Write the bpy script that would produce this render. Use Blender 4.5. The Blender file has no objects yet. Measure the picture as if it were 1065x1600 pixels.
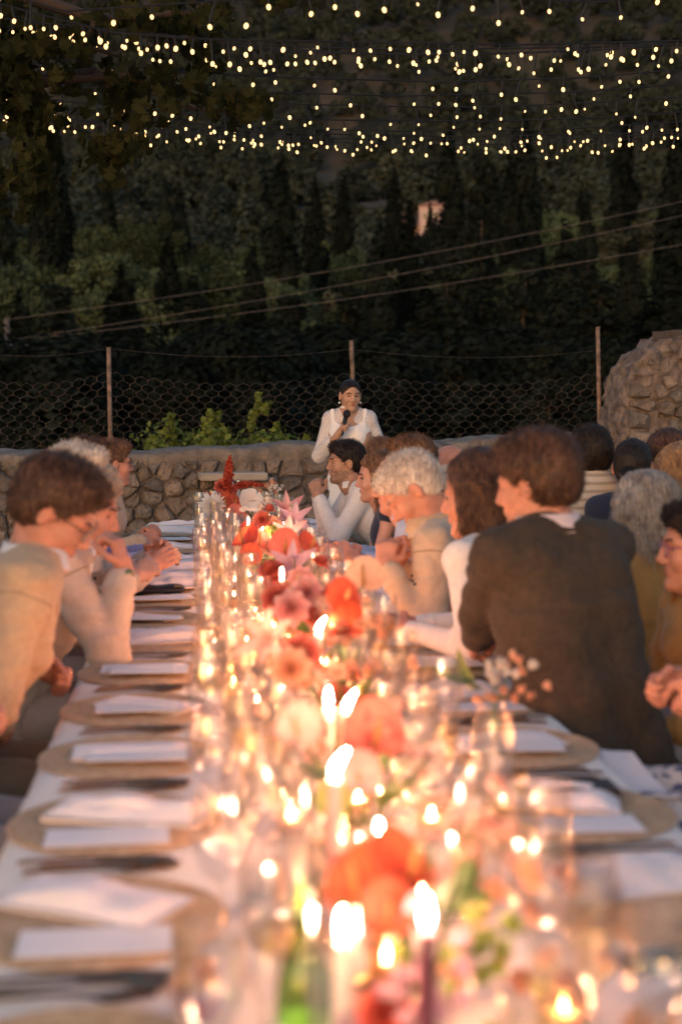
import bpy, bmesh, math, random
import numpy as np
from mathutils import Vector, Matrix, Euler, Quaternion
random.seed(7); RNG = np.random.default_rng(7)
SC = bpy.context.scene
COL = SC.collection
PI = math.pi
R = math.radians

# ------------------------------------------------------------------ camera
CAM_H = 1.50
YAW, PITCH = R(5.67), R(4.25)
FPX = 50.0 / 36.0 * 1600.0
cam_d = bpy.data.cameras.new('camera'); cam = bpy.data.objects.new('camera', cam_d); COL.objects.link(cam)
cam_d.sensor_fit = 'VERTICAL'; cam_d.sensor_height = 36.0; cam_d.lens = 50.0
cam_d.clip_start = 0.05; cam_d.clip_end = 6000
cam.location = (0, 0, CAM_H)
cam.rotation_euler = (PI/2 - PITCH, 0, -YAW)
cam_d.dof.use_dof = True; cam_d.dof.focus_distance = 8.2; cam_d.dof.aperture_fstop = 2.3
cam_d.dof.aperture_blades = 0
SC.camera = cam

# ------------------------------------------------------------------ sky, dusk light, exposure
W = bpy.data.worlds.new('World'); SC.world = W; W.use_nodes = True
nt = W.node_tree; nt.nodes.clear()
sky = nt.nodes.new('ShaderNodeTexSky'); sky.sky_type = 'NISHITA'; sky.sun_disc = False
sky.sun_elevation = R(3.0); sky.sun_rotation = R(205); sky.air_density = 1.0; sky.dust_density = 2.0; sky.ozone_density = 2.0
bg = nt.nodes.new('ShaderNodeBackground'); bg.inputs['Strength'].default_value = 0.085
wo = nt.nodes.new('ShaderNodeOutputWorld')
nt.links.new(sky.outputs[0], bg.inputs[0]); nt.links.new(bg.outputs[0], wo.inputs[0])
sl = bpy.data.lights.new('sun', 'SUN'); sl.energy = 0.10; sl.angle = R(30); sl.color = (1.0, 0.60, 0.50)
sun = bpy.data.objects.new('sun', sl); COL.objects.link(sun)
# sun at azimuth matching the sky, low behind the camera
sd = Vector((math.sin(R(205)) * math.cos(R(14)), math.cos(R(205)) * math.cos(R(14)), math.sin(R(14))))
sun.rotation_euler = sd.to_track_quat('Z', 'Y').to_euler()
VS = SC.view_settings; VS.view_transform = 'Standard'; VS.look = 'None'; VS.exposure = 2.7; VS.gamma = 1.0
VS.use_curve_mapping = False
CY = SC.cycles
SC.render.engine = 'CYCLES'
CY.max_bounces = 10; CY.diffuse_bounces = 3; CY.glossy_bounces = 4; CY.transmission_bounces = 6
CY.transparent_max_bounces = 40; CY.sample_clamp_direct = 0; CY.sample_clamp_indirect = 40
CY.caustics_reflective = True; CY.caustics_refractive = False; CY.blur_glossy = 0.3
CY.use_denoising = True; CY.use_light_tree = True

# ------------------------------------------------------------------ pixel rays (photograph pixels -> world), used to place real things
_CM = Euler((PI/2 - PITCH, 0, -YAW)).to_matrix()
def ray(u, v):
    return (_CM @ Vector(((u - 532.5) / FPX, (800 - v) / FPX, -1.0)))
def atY(u, v, y):
    r = ray(u, v); t = y / r.y
    return Vector((r.x * t, y, CAM_H + r.z * t))
def atZ(u, v, z):
    r = ray(u, v); t = (z - CAM_H) / r.z
    return Vector((r.x * t, r.y * t, z))
def proj(p):
    q = _CM.transposed() @ (Vector(p) - Vector((0, 0, CAM_H)))
    return (532.5 + FPX * q.x / -q.z, 800 - FPX * q.y / -q.z)

# ------------------------------------------------------------------ object helpers
def tag(o, label=None, cat=None, group=None, kind=None):
    if label: o['label'] = label
    if cat: o['category'] = cat
    if group: o['group'] = group
    if kind: o['kind'] = kind
    return o
def empty(name, loc=(0, 0, 0), rz=0.0):
    o = bpy.data.objects.new(name, None); COL.objects.link(o); o.location = loc; o.rotation_euler = (0, 0, rz)
    o.empty_display_size = 0.1
    return o
def mesh_np(name, V, F, mat=None, smooth=True, uv=None):
    """V (n,3) array, F list of index tuples or an (m,k) array"""
    me = bpy.data.meshes.new(name)
    V = np.asarray(V, dtype=np.float32)
    if isinstance(F, np.ndarray):
        m, k = F.shape
        me.vertices.add(len(V)); me.vertices.foreach_set('co', V.ravel())
        me.loops.add(m * k); me.loops.foreach_set('vertex_index', F.ravel().astype(np.int32))
        me.polygons.add(m); me.polygons.foreach_set('loop_start', (np.arange(m) * k).astype(np.int32))
        me.polygons.foreach_set('loop_total', np.full(m, k, dtype=np.int32))
        me.update(calc_edges=True)
    else:
        me.from_pydata([tuple(v) for v in V.tolist()], [], F)
    if smooth:
        me.polygons.foreach_set('use_smooth', np.ones(len(me.polygons), dtype=bool))
    if mat is not None:
        for m_ in (mat if isinstance(mat, (list, tuple)) else [mat]): me.materials.append(m_)
    me.update()
    return me
def link(name, me, parent=None, loc=None, rot=None, scale=None):
    o = bpy.data.objects.new(name, me); COL.objects.link(o)
    if parent is not None: o.parent = parent
    if loc is not None: o.location = loc
    if rot is not None: o.rotation_euler = rot
    if scale is not None: o.scale = scale if hasattr(scale, '__len__') else (scale,) * 3
    return o
def copy_tree(o, parent=None):
    c = o.copy(); COL.objects.link(c); c.parent = parent
    for ch in list(o.children): copy_tree(ch, c)
    return c

class MB:
    """collects simple shapes into one mesh"""
    def __init__(s): s.V = []; s.F = []; s.n = 0
    def add(s, V, F):
        V = [tuple(v) for v in V]; s.V += V; s.F += [tuple(i + s.n for i in f) for f in F]; s.n += len(V); return s
    def box(s, c, d, rz=0.0, M=None):
        x, y, z = [k / 2 for k in d]
        P = [Vector((a * x, b * y, e * z)) for a in (-1, 1) for b in (-1, 1) for e in (-1, 1)]
        rot = Matrix.Rotation(rz, 3, 'Z') if M is None else M
        P = [rot @ p + Vector(c) for p in P]
        return s.add(P, [(0, 1, 3, 2), (4, 6, 7, 5), (0, 4, 5, 1), (2, 3, 7, 6), (0, 2, 6, 4), (1, 5, 7, 3)])
    def tube(s, pts, rad, n=8, cap=True):
        pts = [Vector(p) for p in pts]
        rads = rad if hasattr(rad, '__len__') else [rad] * len(pts)
        V = []; F = []
        up = None
        for i, p in enumerate(pts):
            d = (pts[min(i + 1, len(pts) - 1)] - pts[max(i - 1, 0)])
            if d.length < 1e-9: d = Vector((0, 0, 1))
            d.normalize()
            if up is None:
                up = Vector((1, 0, 0)) if abs(d.x) < 0.8 else Vector((0, 1, 0))
            a = d.cross(up).normalized(); b = a.cross(d).normalized(); up = b
            for k in range(n):
                t = 2 * PI * k / n
                V.append(p + (a * math.cos(t) + b * math.sin(t)) * rads[i])
        for i in range(len(pts) - 1):
            for k in range(n):
                F.append((i * n + k, i * n + (k + 1) % n, (i + 1) * n + (k + 1) % n, (i + 1) * n + k))
        if cap:
            F.append(tuple(range(n - 1, -1, -1))); F.append(tuple((len(pts) - 1) * n + k for k in range(n)))
        return s.add(V, F)
    def lathe(s, prof, n=20, c=(0, 0, 0), M=None):
        V = []; F = []
        for r, z in prof:
            for k in range(n):
                t = 2 * PI * k / n
                p = Vector((r * math.cos(t), r * math.sin(t), z))
                if M is not None: p = M @ p
                V.append(p + Vector(c))
        for i in range(len(prof) - 1):
            for k in range(n):
                F.append((i * n + k, i * n + (k + 1) % n, (i + 1) * n + (k + 1) % n, (i + 1) * n + k))
        return s.add(V, F)
    def me(s, name, mat, smooth=False):
        me = mesh_np(name, np.array([list(v) for v in s.V], dtype=np.float32).reshape(-1, 3), s.F, mat, smooth)
        return me
    def build(s, name, mat, parent=None, smooth=False, loc=None, rot=None):
        return link(name, s.me(name, mat, smooth), parent, loc, rot)

# ------------------------------------------------------------------ numpy noise
_H = RNG.random(65536).astype(np.float32)
def vnoise(P, seed=0):
    P = np.asarray(P, dtype=np.float64); i = np.floor(P).astype(np.int64); f = P - i; f = f * f * (3 - 2 * f)
    out = 0
    for dx in (0, 1):
        for dy in (0, 1):
            for dz in (0, 1):
                h = ((i[..., 0] + dx) * 73856093) ^ ((i[..., 1] + dy) * 19349663) ^ ((i[..., 2] + dz) * 83492791) ^ (seed * 2654435)
                w = (f[..., 0] if dx else 1 - f[..., 0]) * (f[..., 1] if dy else 1 - f[..., 1]) * (f[..., 2] if dz else 1 - f[..., 2])
                out = out + w * _H[h & 65535]
    return out - 0.5
def fbm(P, oct=4, seed=0):
    P = np.asarray(P, dtype=np.float64); s = 0; a = 1.0
    for k in range(oct):
        s = s + a * vnoise(P * (2.03 ** k) + 17.3 * k, seed + k); a *= 0.5
    return s

# ------------------------------------------------------------------ materials
MATS = {}
def mat_nodes(name):
    m = bpy.data.materials.new(name); m.use_nodes = True; n = m.node_tree; n.nodes.clear()
    out = n.nodes.new('ShaderNodeOutputMaterial'); return m, n, out
def pmat(name, col, rough=0.6, var=0.15, nscale=8.0, bump=0.0, bscale=40.0, metal=0.0, spec=0.4, sheen=0.0, stretch=None, col2=None, sub=0.0, rand=0.0, trans=0.0, coat=0.0, detail=5.0, bdist=0.01):
    """general procedural material: base colour broken up by noise, optional bump"""
    if name in MATS: return MATS[name]
    m, n, out = mat_nodes(name)
    b = n.nodes.new('ShaderNodeBsdfPrincipled'); n.links.new(b.outputs[0], out.inputs[0])
    tc = n.nodes.new('ShaderNodeTexCoord'); mp = n.nodes.new('ShaderNodeMapping')
    n.links.new(tc.outputs['Object'], mp.inputs[0])
    if stretch: mp.inputs['Scale'].default_value = stretch
    no = n.nodes.new('ShaderNodeTexNoise'); no.inputs['Scale'].default_value = nscale; no.inputs['Detail'].default_value = detail
    n.links.new(mp.outputs[0], no.inputs['Vector'])
    c2 = col2 if col2 else tuple(max(0.0, c * (1 - var * 2)) for c in col)
    rp = n.nodes.new('ShaderNodeValToRGB')
    rp.color_ramp.elements[0].position = 0.3; rp.color_ramp.elements[1].position = 0.7
    rp.color_ramp.elements[0].color = (*c2, 1); rp.color_ramp.elements[1].color = (*[min(1, c * (1 + (0 if col2 else var * 0.5))) for c in col], 1)
    n.links.new(no.outputs['Fac'], rp.inputs[0])
    src = rp.outputs[0]
    if rand > 0:
        oi = n.nodes.new('ShaderNodeObjectInfo'); mr = n.nodes.new('ShaderNodeMapRange')
        mr.inputs['To Min'].default_value = 1 - rand; mr.inputs['To Max'].default_value = 1 + rand
        n.links.new(oi.outputs['Random'], mr.inputs[0])
        hs = n.nodes.new('ShaderNodeHueSaturation'); n.links.new(mr.outputs[0], hs.inputs['Value']); n.links.new(src, hs.inputs['Color'])
        src = hs.outputs[0]
    n.links.new(src, b.inputs['Base Color'])
    b.inputs['Roughness'].default_value = rough; b.inputs['Metallic'].default_value = metal
    b.inputs['Specular IOR Level'].default_value = spec
    if sheen: b.inputs['Sheen Weight'].default_value = sheen; b.inputs['Sheen Roughness'].default_value = 0.5
    if sub: b.inputs['Subsurface Weight'].default_value = sub; b.inputs['Subsurface Radius'].default_value = (0.02, 0.008, 0.004); b.inputs['Subsurface Scale'].default_value = 0.5
    if trans: b.inputs['Transmission Weight'].default_value = trans
    if coat: b.inputs['Coat Weight'].default_value = coat
    if bump:
        nb = n.nodes.new('ShaderNodeTexNoise'); nb.inputs['Scale'].default_value = bscale; nb.inputs['Detail'].default_value = 6
        n.links.new(mp.outputs[0], nb.inputs['Vector'])
        bp = n.nodes.new('ShaderNodeBump'); bp.inputs['Strength'].default_value = bump; bp.inputs['Distance'].default_value = bdist
        n.links.new(nb.outputs['Fac'], bp.inputs['Height']); n.links.new(bp.outputs[0], b.inputs['Normal'])
    MATS[name] = m
    return m
def leafmat(name, col, col2, rand=0.3, scale=0.35, tr=0.25, isl=0.15):
    """leaf: diffuse + translucent, colour differs by clump and by tree"""
    if name in MATS: return MATS[name]
    m, n, out = mat_nodes(name)
    ge = n.nodes.new('ShaderNodeNewGeometry'); oi = n.nodes.new('ShaderNodeObjectInfo')
    tc = n.nodes.new('ShaderNodeTexCoord')
    no = n.nodes.new('ShaderNodeTexNoise'); no.inputs['Scale'].default_value = scale; no.inputs['Detail'].default_value = 3
    n.links.new(tc.outputs['Object'], no.inputs['Vector'])
    ad = n.nodes.new('ShaderNodeMath'); ad.operation = 'ADD'
    mu = n.nodes.new('ShaderNodeMath'); mu.operation = 'MULTIPLY'; mu.inputs[1].default_value = isl
    n.links.new(ge.outputs['Random Per Island'], mu.inputs[0]); n.links.new(mu.outputs[0], ad.inputs[0]); n.links.new(no.outputs['Fac'], ad.inputs[1])
    rp = n.nodes.new('ShaderNodeValToRGB'); rp.color_ramp.elements[0].position = 0.35; rp.color_ramp.elements[1].position = 0.35 + 0.45 + isl * 0.7
    rp.color_ramp.elements[0].color = (*col2, 1); rp.color_ramp.elements[1].color = (*col, 1)
    n.links.new(ad.outputs[0], rp.inputs[0])
    mr = n.nodes.new('ShaderNodeMapRange'); mr.inputs['To Min'].default_value = 1 - rand; mr.inputs['To Max'].default_value = 1 + rand
    n.links.new(oi.outputs['Random'], mr.inputs[0])
    hs = n.nodes.new('ShaderNodeHueSaturation'); n.links.new(mr.outputs[0], hs.inputs['Value']); n.links.new(rp.outputs[0], hs.inputs['Color'])
    d = n.nodes.new('ShaderNodeBsdfDiffuse'); t = n.nodes.new('ShaderNodeBsdfTranslucent'); mx = n.nodes.new('ShaderNodeMixShader')
    mx.inputs[0].default_value = tr
    n.links.new(hs.outputs[0], d.inputs[0]); n.links.new(hs.outputs[0], t.inputs[0])
    n.links.new(d.outputs[0], mx.inputs[1]); n.links.new(t.outputs[0], mx.inputs[2]); n.links.new(mx.outputs[0], out.inputs[0])
    MATS[name] = m
    return m
def emat(name, col, strength, sample=False):
    if name in MATS: return MATS[name]
    m, n, out = mat_nodes(name)
    e = n.nodes.new('ShaderNodeEmission'); e.inputs[0].default_value = (*col, 1); e.inputs[1].default_value = strength
    n.links.new(e.outputs[0], out.inputs[0])
    m.cycles.emission_sampling = 'FRONT' if sample else 'NONE'
    MATS[name] = m
    return m
def glassmat(name, tint=(1, 1, 1), refl=1.0, rough=0.06, base=0.04):
    """thin blown glass: clear film with fresnel reflection"""
    if name in MATS: return MATS[name]
    m, n, out = mat_nodes(name)
    t = n.nodes.new('ShaderNodeBsdfTransparent'); t.inputs[0].default_value = (*tint, 1)
    g = n.nodes.new('ShaderNodeBsdfGlossy'); g.inputs['Roughness'].default_value = rough
    lw = n.nodes.new('ShaderNodeLayerWeight'); lw.inputs['Blend'].default_value = 0.35
    mr = n.nodes.new('ShaderNodeMapRange'); mr.inputs['To Min'].default_value = base; mr.inputs['To Max'].default_value = 0.9 * refl
    n.links.new(lw.outputs['Facing'], mr.inputs[0])
    pw = n.nodes.new('ShaderNodeMath'); pw.operation = 'POWER'; pw.inputs[1].default_value = 1.7
    n.links.new(lw.outputs['Facing'], pw.inputs[0]); n.links.new(pw.outputs[0], mr.inputs[0])
    mx = n.nodes.new('ShaderNodeMixShader'); n.links.new(mr.outputs[0], mx.inputs[0])
    n.links.new(t.outputs[0], mx.inputs[1]); n.links.new(g.outputs[0], mx.inputs[2]); n.links.new(mx.outputs[0], out.inputs[0])
    MATS[name] = m
    return m

# ================================================================== TERRAIN
PROF = np.array([(-400, 0), (12.6, 0), (13.0, -1.6), (20, -4.0), (45, -6.5), (90, -4.5), (150, 3), (220, 13), (300, 27), (400, 46), (490, 63), (600, 92), (700, 128), (800, 182), (900, 240), (1100, 350), (1500, 520), (2200, 700)], dtype=np.float64)
def terrain_z(x, y):
    x = np.asarray(x, dtype=np.float64); y = np.asarray(y, dtype=np.float64)
    s = y + 0.05 * x
    z = np.interp(s, PROF[:, 0], PROF[:, 1])
    far = np.clip((s - 60) / 300, 0, 1)
    P = np.stack([x / 90.0, y / 90.0, np.zeros_like(x)], -1)
    z = z + far * 26 * fbm(P, 4, 3)
    # a ridge rising towards the right and a shallow gully in the middle
    z = z + far * 10 * np.tanh(x / 160.0) - far * 8 * np.exp(-((x - 0.05 * y - 10) / 28.0) ** 2)
    return z
def make_terrain():
    xs = np.concatenate([np.linspace(-1500, -160, 24), np.linspace(-150, 260, 90), np.linspace(280, 1600, 24)])
    ys = np.concatenate([np.linspace(12.7, 60, 18), np.linspace(66, 700, 100), np.linspace(720, 2200, 40)])
    X, Y = np.meshgrid(xs, ys, indexing='ij'); Z = terrain_z(X, Y)
    V = np.stack([X, Y, Z], -1).reshape(-1, 3); a, b = X.shape
    I = np.arange(a * b).reshape(a, b)
    F = np.stack([I[:-1, :-1], I[1:, :-1], I[1:, 1:], I[:-1, 1:]], -1).reshape(-1, 4)
    m = pmat('hill_earth', (0.075, 0.055, 0.04), 0.95, nscale=0.05, col2=(0.03, 0.032, 0.018), bump=0.6, bscale=0.5, bdist=1.0)
    o = link('hillside', mesh_np('hillside', V, F, m)); tag(o, 'wooded hillside rising behind the terrace', kind='structure')
make_terrain()
def make_ground():
    n = 40
    xs = np.linspace(-300, 300, 81); ys = np.concatenate([np.linspace(-300, -8, 30), np.linspace(-7, 12.7, 40)])
    X, Y = np.meshgrid(xs, ys, indexing='ij')
    Z = np.zeros_like(X)
    V = np.stack([X, Y, Z], -1).reshape(-1, 3); a, b = X.shape; I = np.arange(a * b).reshape(a, b)
    F = np.stack([I[:-1, :-1], I[1:, :-1], I[1:, 1:], I[:-1, 1:]], -1).reshape(-1, 4)
    m = pmat('terrace_gravel', (0.22, 0.17, 0.13), 0.95, nscale=30, var=0.3, bump=0.7, bscale=90)
    o = link('ground', mesh_np('ground', V, F, m)); tag(o, 'pale gravel terrace under the tables', kind='structure')
make_ground()

# ================================================================== TREES
def leaf_cloud(centres, radii, n, size, seed, jit=0.22, up=0.3, shell=0.7):
    """n quads scattered in ellipsoid lobes, mostly near their surface"""
    r = np.random.default_rng(seed)
    centres = np.asarray(centres, float); radii = np.asarray(radii, float)
    w = (radii.prod(1)) ** 0.67; w /= w.sum()
    k = r.choice(len(centres), n, p=w)
    d = r.normal(size=(n, 3)); d /= np.linalg.norm(d, axis=1)[:, None]
    rr = shell + (1 - shell) * r.random(n) ** 0.6; rr *= 1 + 0.12 * r.normal(size=n)
    C = centres[k] + d * radii[k] * rr[:, None]
    N = d * 1.0 + r.normal(size=(n, 3)) * jit; N[:, 2] += up
    N /= np.linalg.norm(N, axis=1)[:, None]
    T = np.cross(N, r.normal(size=(n, 3))); T /= np.linalg.norm(T, axis=1)[:, None]
    B = np.cross(N, T)
    s = size * (0.5 + r.random(n)); a = (T * s[:, None]); b = (B * (s * (0.45 + 0.4 * r.random(n)))[:, None])
    bend = N * (s * 0.25)[:, None]
    V = np.stack([C - a, C - b * 0.9 + bend, C + a, C + b + bend], 1).reshape(-1, 3)
    F = np.arange(n * 4).reshape(-1, 4)
    return V, F
def crown_pine(seed, big=1.0, n=17000, size=0.10):
    """umbrella dome of many small needle clumps, open underneath"""
    r = np.random.default_rng(seed); cs = []; rs = []
    for i in range(130):
        a = r.random() * 2 * PI; e = math.asin(r.random() ** .75); rad = 2.7 + r.normal() * .25
        cs.append((math.cos(a) * math.cos(e) * rad, math.sin(a) * math.cos(e) * rad, 2.6 + math.sin(e) * (3.4 + r.normal() * .3))); q = r.uniform(.4, .8)
        rs.append((q, q, q * .75))
    return leaf_cloud(cs, rs, n, size, seed, shell=.35, jit=.6)
def crown_cypress(seed, n=10000, size=0.15):
    r = np.random.default_rng(seed); cs = []; rs = []
    for i in range(26):
        t = i / 25.0; w = 1.35 * (1 - t) ** 0.62 * (0.35 + 0.65 * min(1, t * 6 + 0.3)) + 0.12
        a = r.random() * 2 * PI; q = w * 0.45
        cs.append((math.cos(a) * q, math.sin(a) * q, 0.6 + t * 12.2)); rs.append((w * 0.75, w * 0.75, 1.1))
    return leaf_cloud(cs, rs, n, size, seed, up=0.7)
def crown_fir(seed, n=14000, size=0.16):
    r = np.random.default_rng(seed); cs = []; rs = []
    z = 1.5
    while z < 15.2:
        t = (z - 1.5) / 14.0; w = 3.6 * (1 - t) ** 0.8 + 0.25
        for k in range(int(3 + 6 * (1 - t))):
            a = r.random() * 2 * PI; L = w * (0.6 + 0.5 * r.random())
            for q in (0.35, 0.7, 1.0):
                cs.append((math.cos(a) * L * q, math.sin(a) * L * q, z - 0.25 * L * q + r.normal() * 0.15)); rs.append((0.5, 0.5, 0.28))
        z += 0.75
    return leaf_cloud(cs, rs, n, size, seed, up=0.6, shell=0.2)
def crown_oak(seed, n=15000, size=0.11):
    r = np.random.default_rng(seed); cs = []; rs = []
    for i in range(44):
        a = r.random() * 2 * PI; e = math.asin(r.random() ** .9) - .15; rad = 2.4 + r.normal() * .3
        cs.append((math.cos(a) * math.cos(e) * rad, math.sin(a) * math.cos(e) * rad, 1.9 + math.sin(e) * 3.0)); s = r.uniform(.4, .8); rs.append((s, s, s * 0.8))
    return leaf_cloud(cs, rs, n, size, seed, jit=.6, shell=.4)
def crown_thicket(seed, n=16000, size=0.09):
    r = np.random.default_rng(seed); cs = []; rs = []
    for i in range(46):
        t = r.random(); a = r.random() * 2 * PI; q = (1.9 * (1 - t * .75)) * r.random() ** .5
        cs.append((math.cos(a) * q, math.sin(a) * q, .6 + t * 7.6)); s = 0.45 + r.random() * 0.5; rs.append((s, s, s * 1.1))
    return leaf_cloud(cs, rs, n, size, seed)
M_PINE = leafmat('pine_needles', (0.10, 0.124, 0.060), (0.036, 0.048, 0.028), 0.45, tr=0.06)
M_CYP = leafmat('cypress_scale_leaf', (0.028, 0.036, 0.027), (0.012, 0.016, 0.013), 0.3)  # near-black leaves: the low light among the lower trees is in the colour
M_OAK = leafmat('holm_oak_leaf', (0.095, 0.10, 0.062), (0.04, 0.043, 0.03), 0.4, tr=0.06)
M_BARK = pmat('bark', (0.06, 0.045, 0.036), 0.9, nscale=3, stretch=(6, 6, 1), bump=0.6, bscale=14, bdist=0.05)
KINDS = {}
def trunk_mesh(h, r0, seed, limbs=6):
    rr = random.Random(seed); mb = MB()
    pts = []; x = y = 0
    for i in range(6):
        t = i / 5; pts.append((x, y, t * h)); x += rr.uniform(-.15, .15); y += rr.uniform(-.15, .15)
    mb.tube(pts, [r0 * (1 - 0.8 * i / 5) for i in range(6)], 7)
    for k in range(limbs):
        i = rr.randint(2, 4); a = rr.random() * 2 * PI; p = Vector(pts[i]); L = h * 0.35
        mb.tube([p, p + Vector((math.cos(a) * L * .5, math.sin(a) * L * .5, L * .35)), p + Vector((math.cos(a) * L, math.sin(a) * L, L * .55))], [r0 * .35, r0 * .22, r0 * .08], 5)
    return mb.me('trunk', M_BARK, True)
for kn, fn, mt, th, tr in (('pine', crown_pine, M_PINE, 5.2, .22), ('cypress', crown_cypress, M_CYP, 11, .2), ('fir', crown_fir, M_CYP, 14.5, .25), ('oak', crown_oak, M_OAK, 4, .22), ('thicket', crown_thicket, M_CYP, 7, .14)):
    KINDS[kn] = [(mesh_np('crown', *fn(100 + i * 7), mt, smooth=False), trunk_mesh(th, tr, i, 0 if kn in ('cypress', 'fir', 'thicket') else 5)) for i in range(4)]
NAMES = {'pine': 'pine_tree', 'cypress': 'cypress_tree', 'fir': 'conifer_tree', 'oak': 'oak_tree', 'thicket': 'evergreen_tree'}
def tree(kn, x, y, s, label, group=None, sz=1.0, z=None, var=None):
    cr, tk = KINDS[kn][random.randrange(4) if var is None else var]
    t = empty(NAMES[kn], (x, y, (terrain_z(x, y).item() if z is None else z) - 0.2), random.random() * 6.28); t.scale = (s, s, s * sz)
    link('crown', cr, t); link('trunk', tk, t)
    return tag(t, label, 'tree', group)
# named trees: position by pixel of the tip at a chosen distance
def tip_tree(kn, u, v, y, label, wid=1.0, group='dark trees below the hillside', h0=None):
    p = atY(u, v, y); zb = terrain_z(p.x, p.y).item() - 0.2
    H = {'pine': 7.2, 'cypress': 13.4, 'fir': 15.6, 'oak': 5.6, 'thicket': 8.8}[kn]
    sz = (p.z - zb) / H; s = sz * wid
    cr, tk = KINDS[kn][random.randrange(4)]
    t = empty(NAMES[kn], (p.x, p.y, zb), random.random() * 6.28); t.scale = (s, s, sz)
    link('crown', cr, t); link('trunk', tk, t)
    return tag(t, label, 'tree', group)
TIPS = [('cypress', 590, 345, 105, 1.1, 'dark broad cypress just left of the tall cypress under the house'),
 ('cypress', 640, 312, 110, 1.0, 'tall dark cypress directly in front of the pink hillside house'),
 ('fir', 752, 232, 100, .62, 'tallest dark conifer, reaching the string lights right of centre'),
 ('cypress', 833, 305, 110, 0.8, 'slim dark cypress spire right of the tallest conifer'),
 ('cypress', 916, 305, 112, 0.85, 'slim dark cypress spire above the tall stone block'),
 ('cypress', 395, 373, 100, 1.0, 'lone dark cypress spire above the green shrub'),
 ('cypress', 880, 350, 100, 1.3, 'broad low cypress between the two slim spires'),
 ('cypress', 985, 365, 95, 1.2, 'dark cypress at right above the end of the stone block'),
 ('cypress', 1050, 395, 90, 1.5, 'dark cypress cut by the right edge under the power lines'),
 ('cypress', 262, 372, 110, 1.2, 'dark cypress left of the lone spire'),
 ('cypress', 190, 415, 95, 1.6, 'bulky dark cypress above the left fence post'),
 ('cypress', 305, 430, 85, 1.5, 'wide dark cypress between left fence post and shrub'),
 ('fir', 700, 385, 90, 1.2, 'dark conifer hiding the foot of the house slope'),
 ('fir', 820, 395, 85, 1.1, 'wide dark conifer below the tallest one'),
 ('fir', 460, 455, 80, 1.5, 'dark spreading conifer above the speaker to the left'),
 ('fir', 90, 440, 90, 1.3, 'dark conifer beside the utility pole'),
 ('fir', 540, 440, 78, 1.4, 'dark conifer right behind the speaking woman'),
 ('fir', 935, 430, 80, 1.5, 'dark conifer behind the right fence post'),
 ('cypress', 30, 455, 80, 1.3, 'dark cypress at the far left behind the utility pole'),
 ('cypress', 665, 440, 75, 1.7, 'thick dark cypress right of the speaking woman'),
 ('cypress', 395, 480, 70, 2.0, 'thick dark cypress standing over the green shrub'),
 ('cypress', 760, 470, 70, 2.0, 'thick dark cypress in the middle of the right netting'),
 ('cypress', 1010, 470, 66, 2.0, 'thick dark cypress behind the stone block')]
for kn, u, v, y, w, lb in TIPS: tip_tree(kn, u, v, y, lb, w)
# dark lower trees filling behind the fence
def low_label(u, k):
    near_to = [(60, 'the utility pole'), (170, 'the left fence post'), (290, 'the left end of the green shrub'), (400, 'the crown of the green shrub'), (500, 'the shrub and the speaking woman'), (560, 'the middle fence post'), (700, 'the middle of the right netting'), (850, 'the right part of the netting'), (935, 'the right fence post'), (1100, 'the tall stone block')]
    nm = min(near_to, key=lambda q: abs(q[0] - u))[1]
    return ('taller' if k == 0 else 'lower') + ' shadowed evergreen in the dark row behind ' + nm, 'shadowed evergreens behind ' + nm
for i in range(34):
    u = -50 + 1180 * (i + random.random() * .6) / 34; y = random.uniform(36, 62); k = i % 2
    lb, gr = low_label(u, k)
    tip_tree(random.choice(['thicket', 'thicket', 'thicket', 'fir']), u, random.uniform(500, 535) if k == 0 else random.uniform(540, 585), y, lb, random.uniform(.95, 1.35), gr)
# hillside woods: nearest about 230 as things, the rest one mass
placed = []
def clear_zone(u, v):
    # bare terraces around the house
    if 485 < u < 600 and 255 < v < 330: return 0.75
    if 600 < u < 730 and 322 < v < 385: return 0.985
    if 445 < u < 560 and 440 < v < 475: return 0.5
    return 0.0
cands = []
HP = atY(683, 364, 470)
for _y in range(250, 900, 3):
    _q = atY(683, 364, _y)
    if terrain_z(_q.x, _y).item() > _q.z: HP = _q; break
print('HP', HP)
y = 112.0
while y < 1150:
    st = 6.4 + y * 0.010
    half = 0.27 * y + 10
    x = -0.17 * y - 10
    while x < 0.37 * y + 12:
        xx = x + random.uniform(-.45, .45) * st; yy = y + random.uniform(-.5, .5) * st
        z = terrain_z(xx, yy).item(); u, v = proj((xx, yy, z + 4))
        hu, hv = proj((xx, yy, z + 11))
        if -50 < u < 1115 and -80 < v and not (628 < u < 738 and hv < 375 and yy < HP.y + 6) and random.random() > clear_zone(u, v): cands.append((xx, yy, z, u, v))
        x += st
    y += st * (1.0 if y < 400 else 1.25)
cands.sort(key=lambda c: c[1])
near = [c for c in cands][:215]
far = cands[215:]
for xx, yy, z, u, v in near:
    kn = random.choices(['pine', 'oak', 'cypress'], [7, 3, .6] if u < 480 else [3, 5, 2])[0]
    side = 'left' if u < 360 else 'middle' if u < 720 else 'right'
    tree(kn, xx, yy, random.uniform(1.3, 2.1), {'pine': 'round grey-green pine in the wooded slope, ', 'oak': 'low dark oak in the wooded slope, ', 'cypress': 'slender dark cypress in the wooded slope, '}[kn] + side + ' part of the hillside', 'trees on the lower hillside, ' + side, random.uniform(.85, 1.15))
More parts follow.
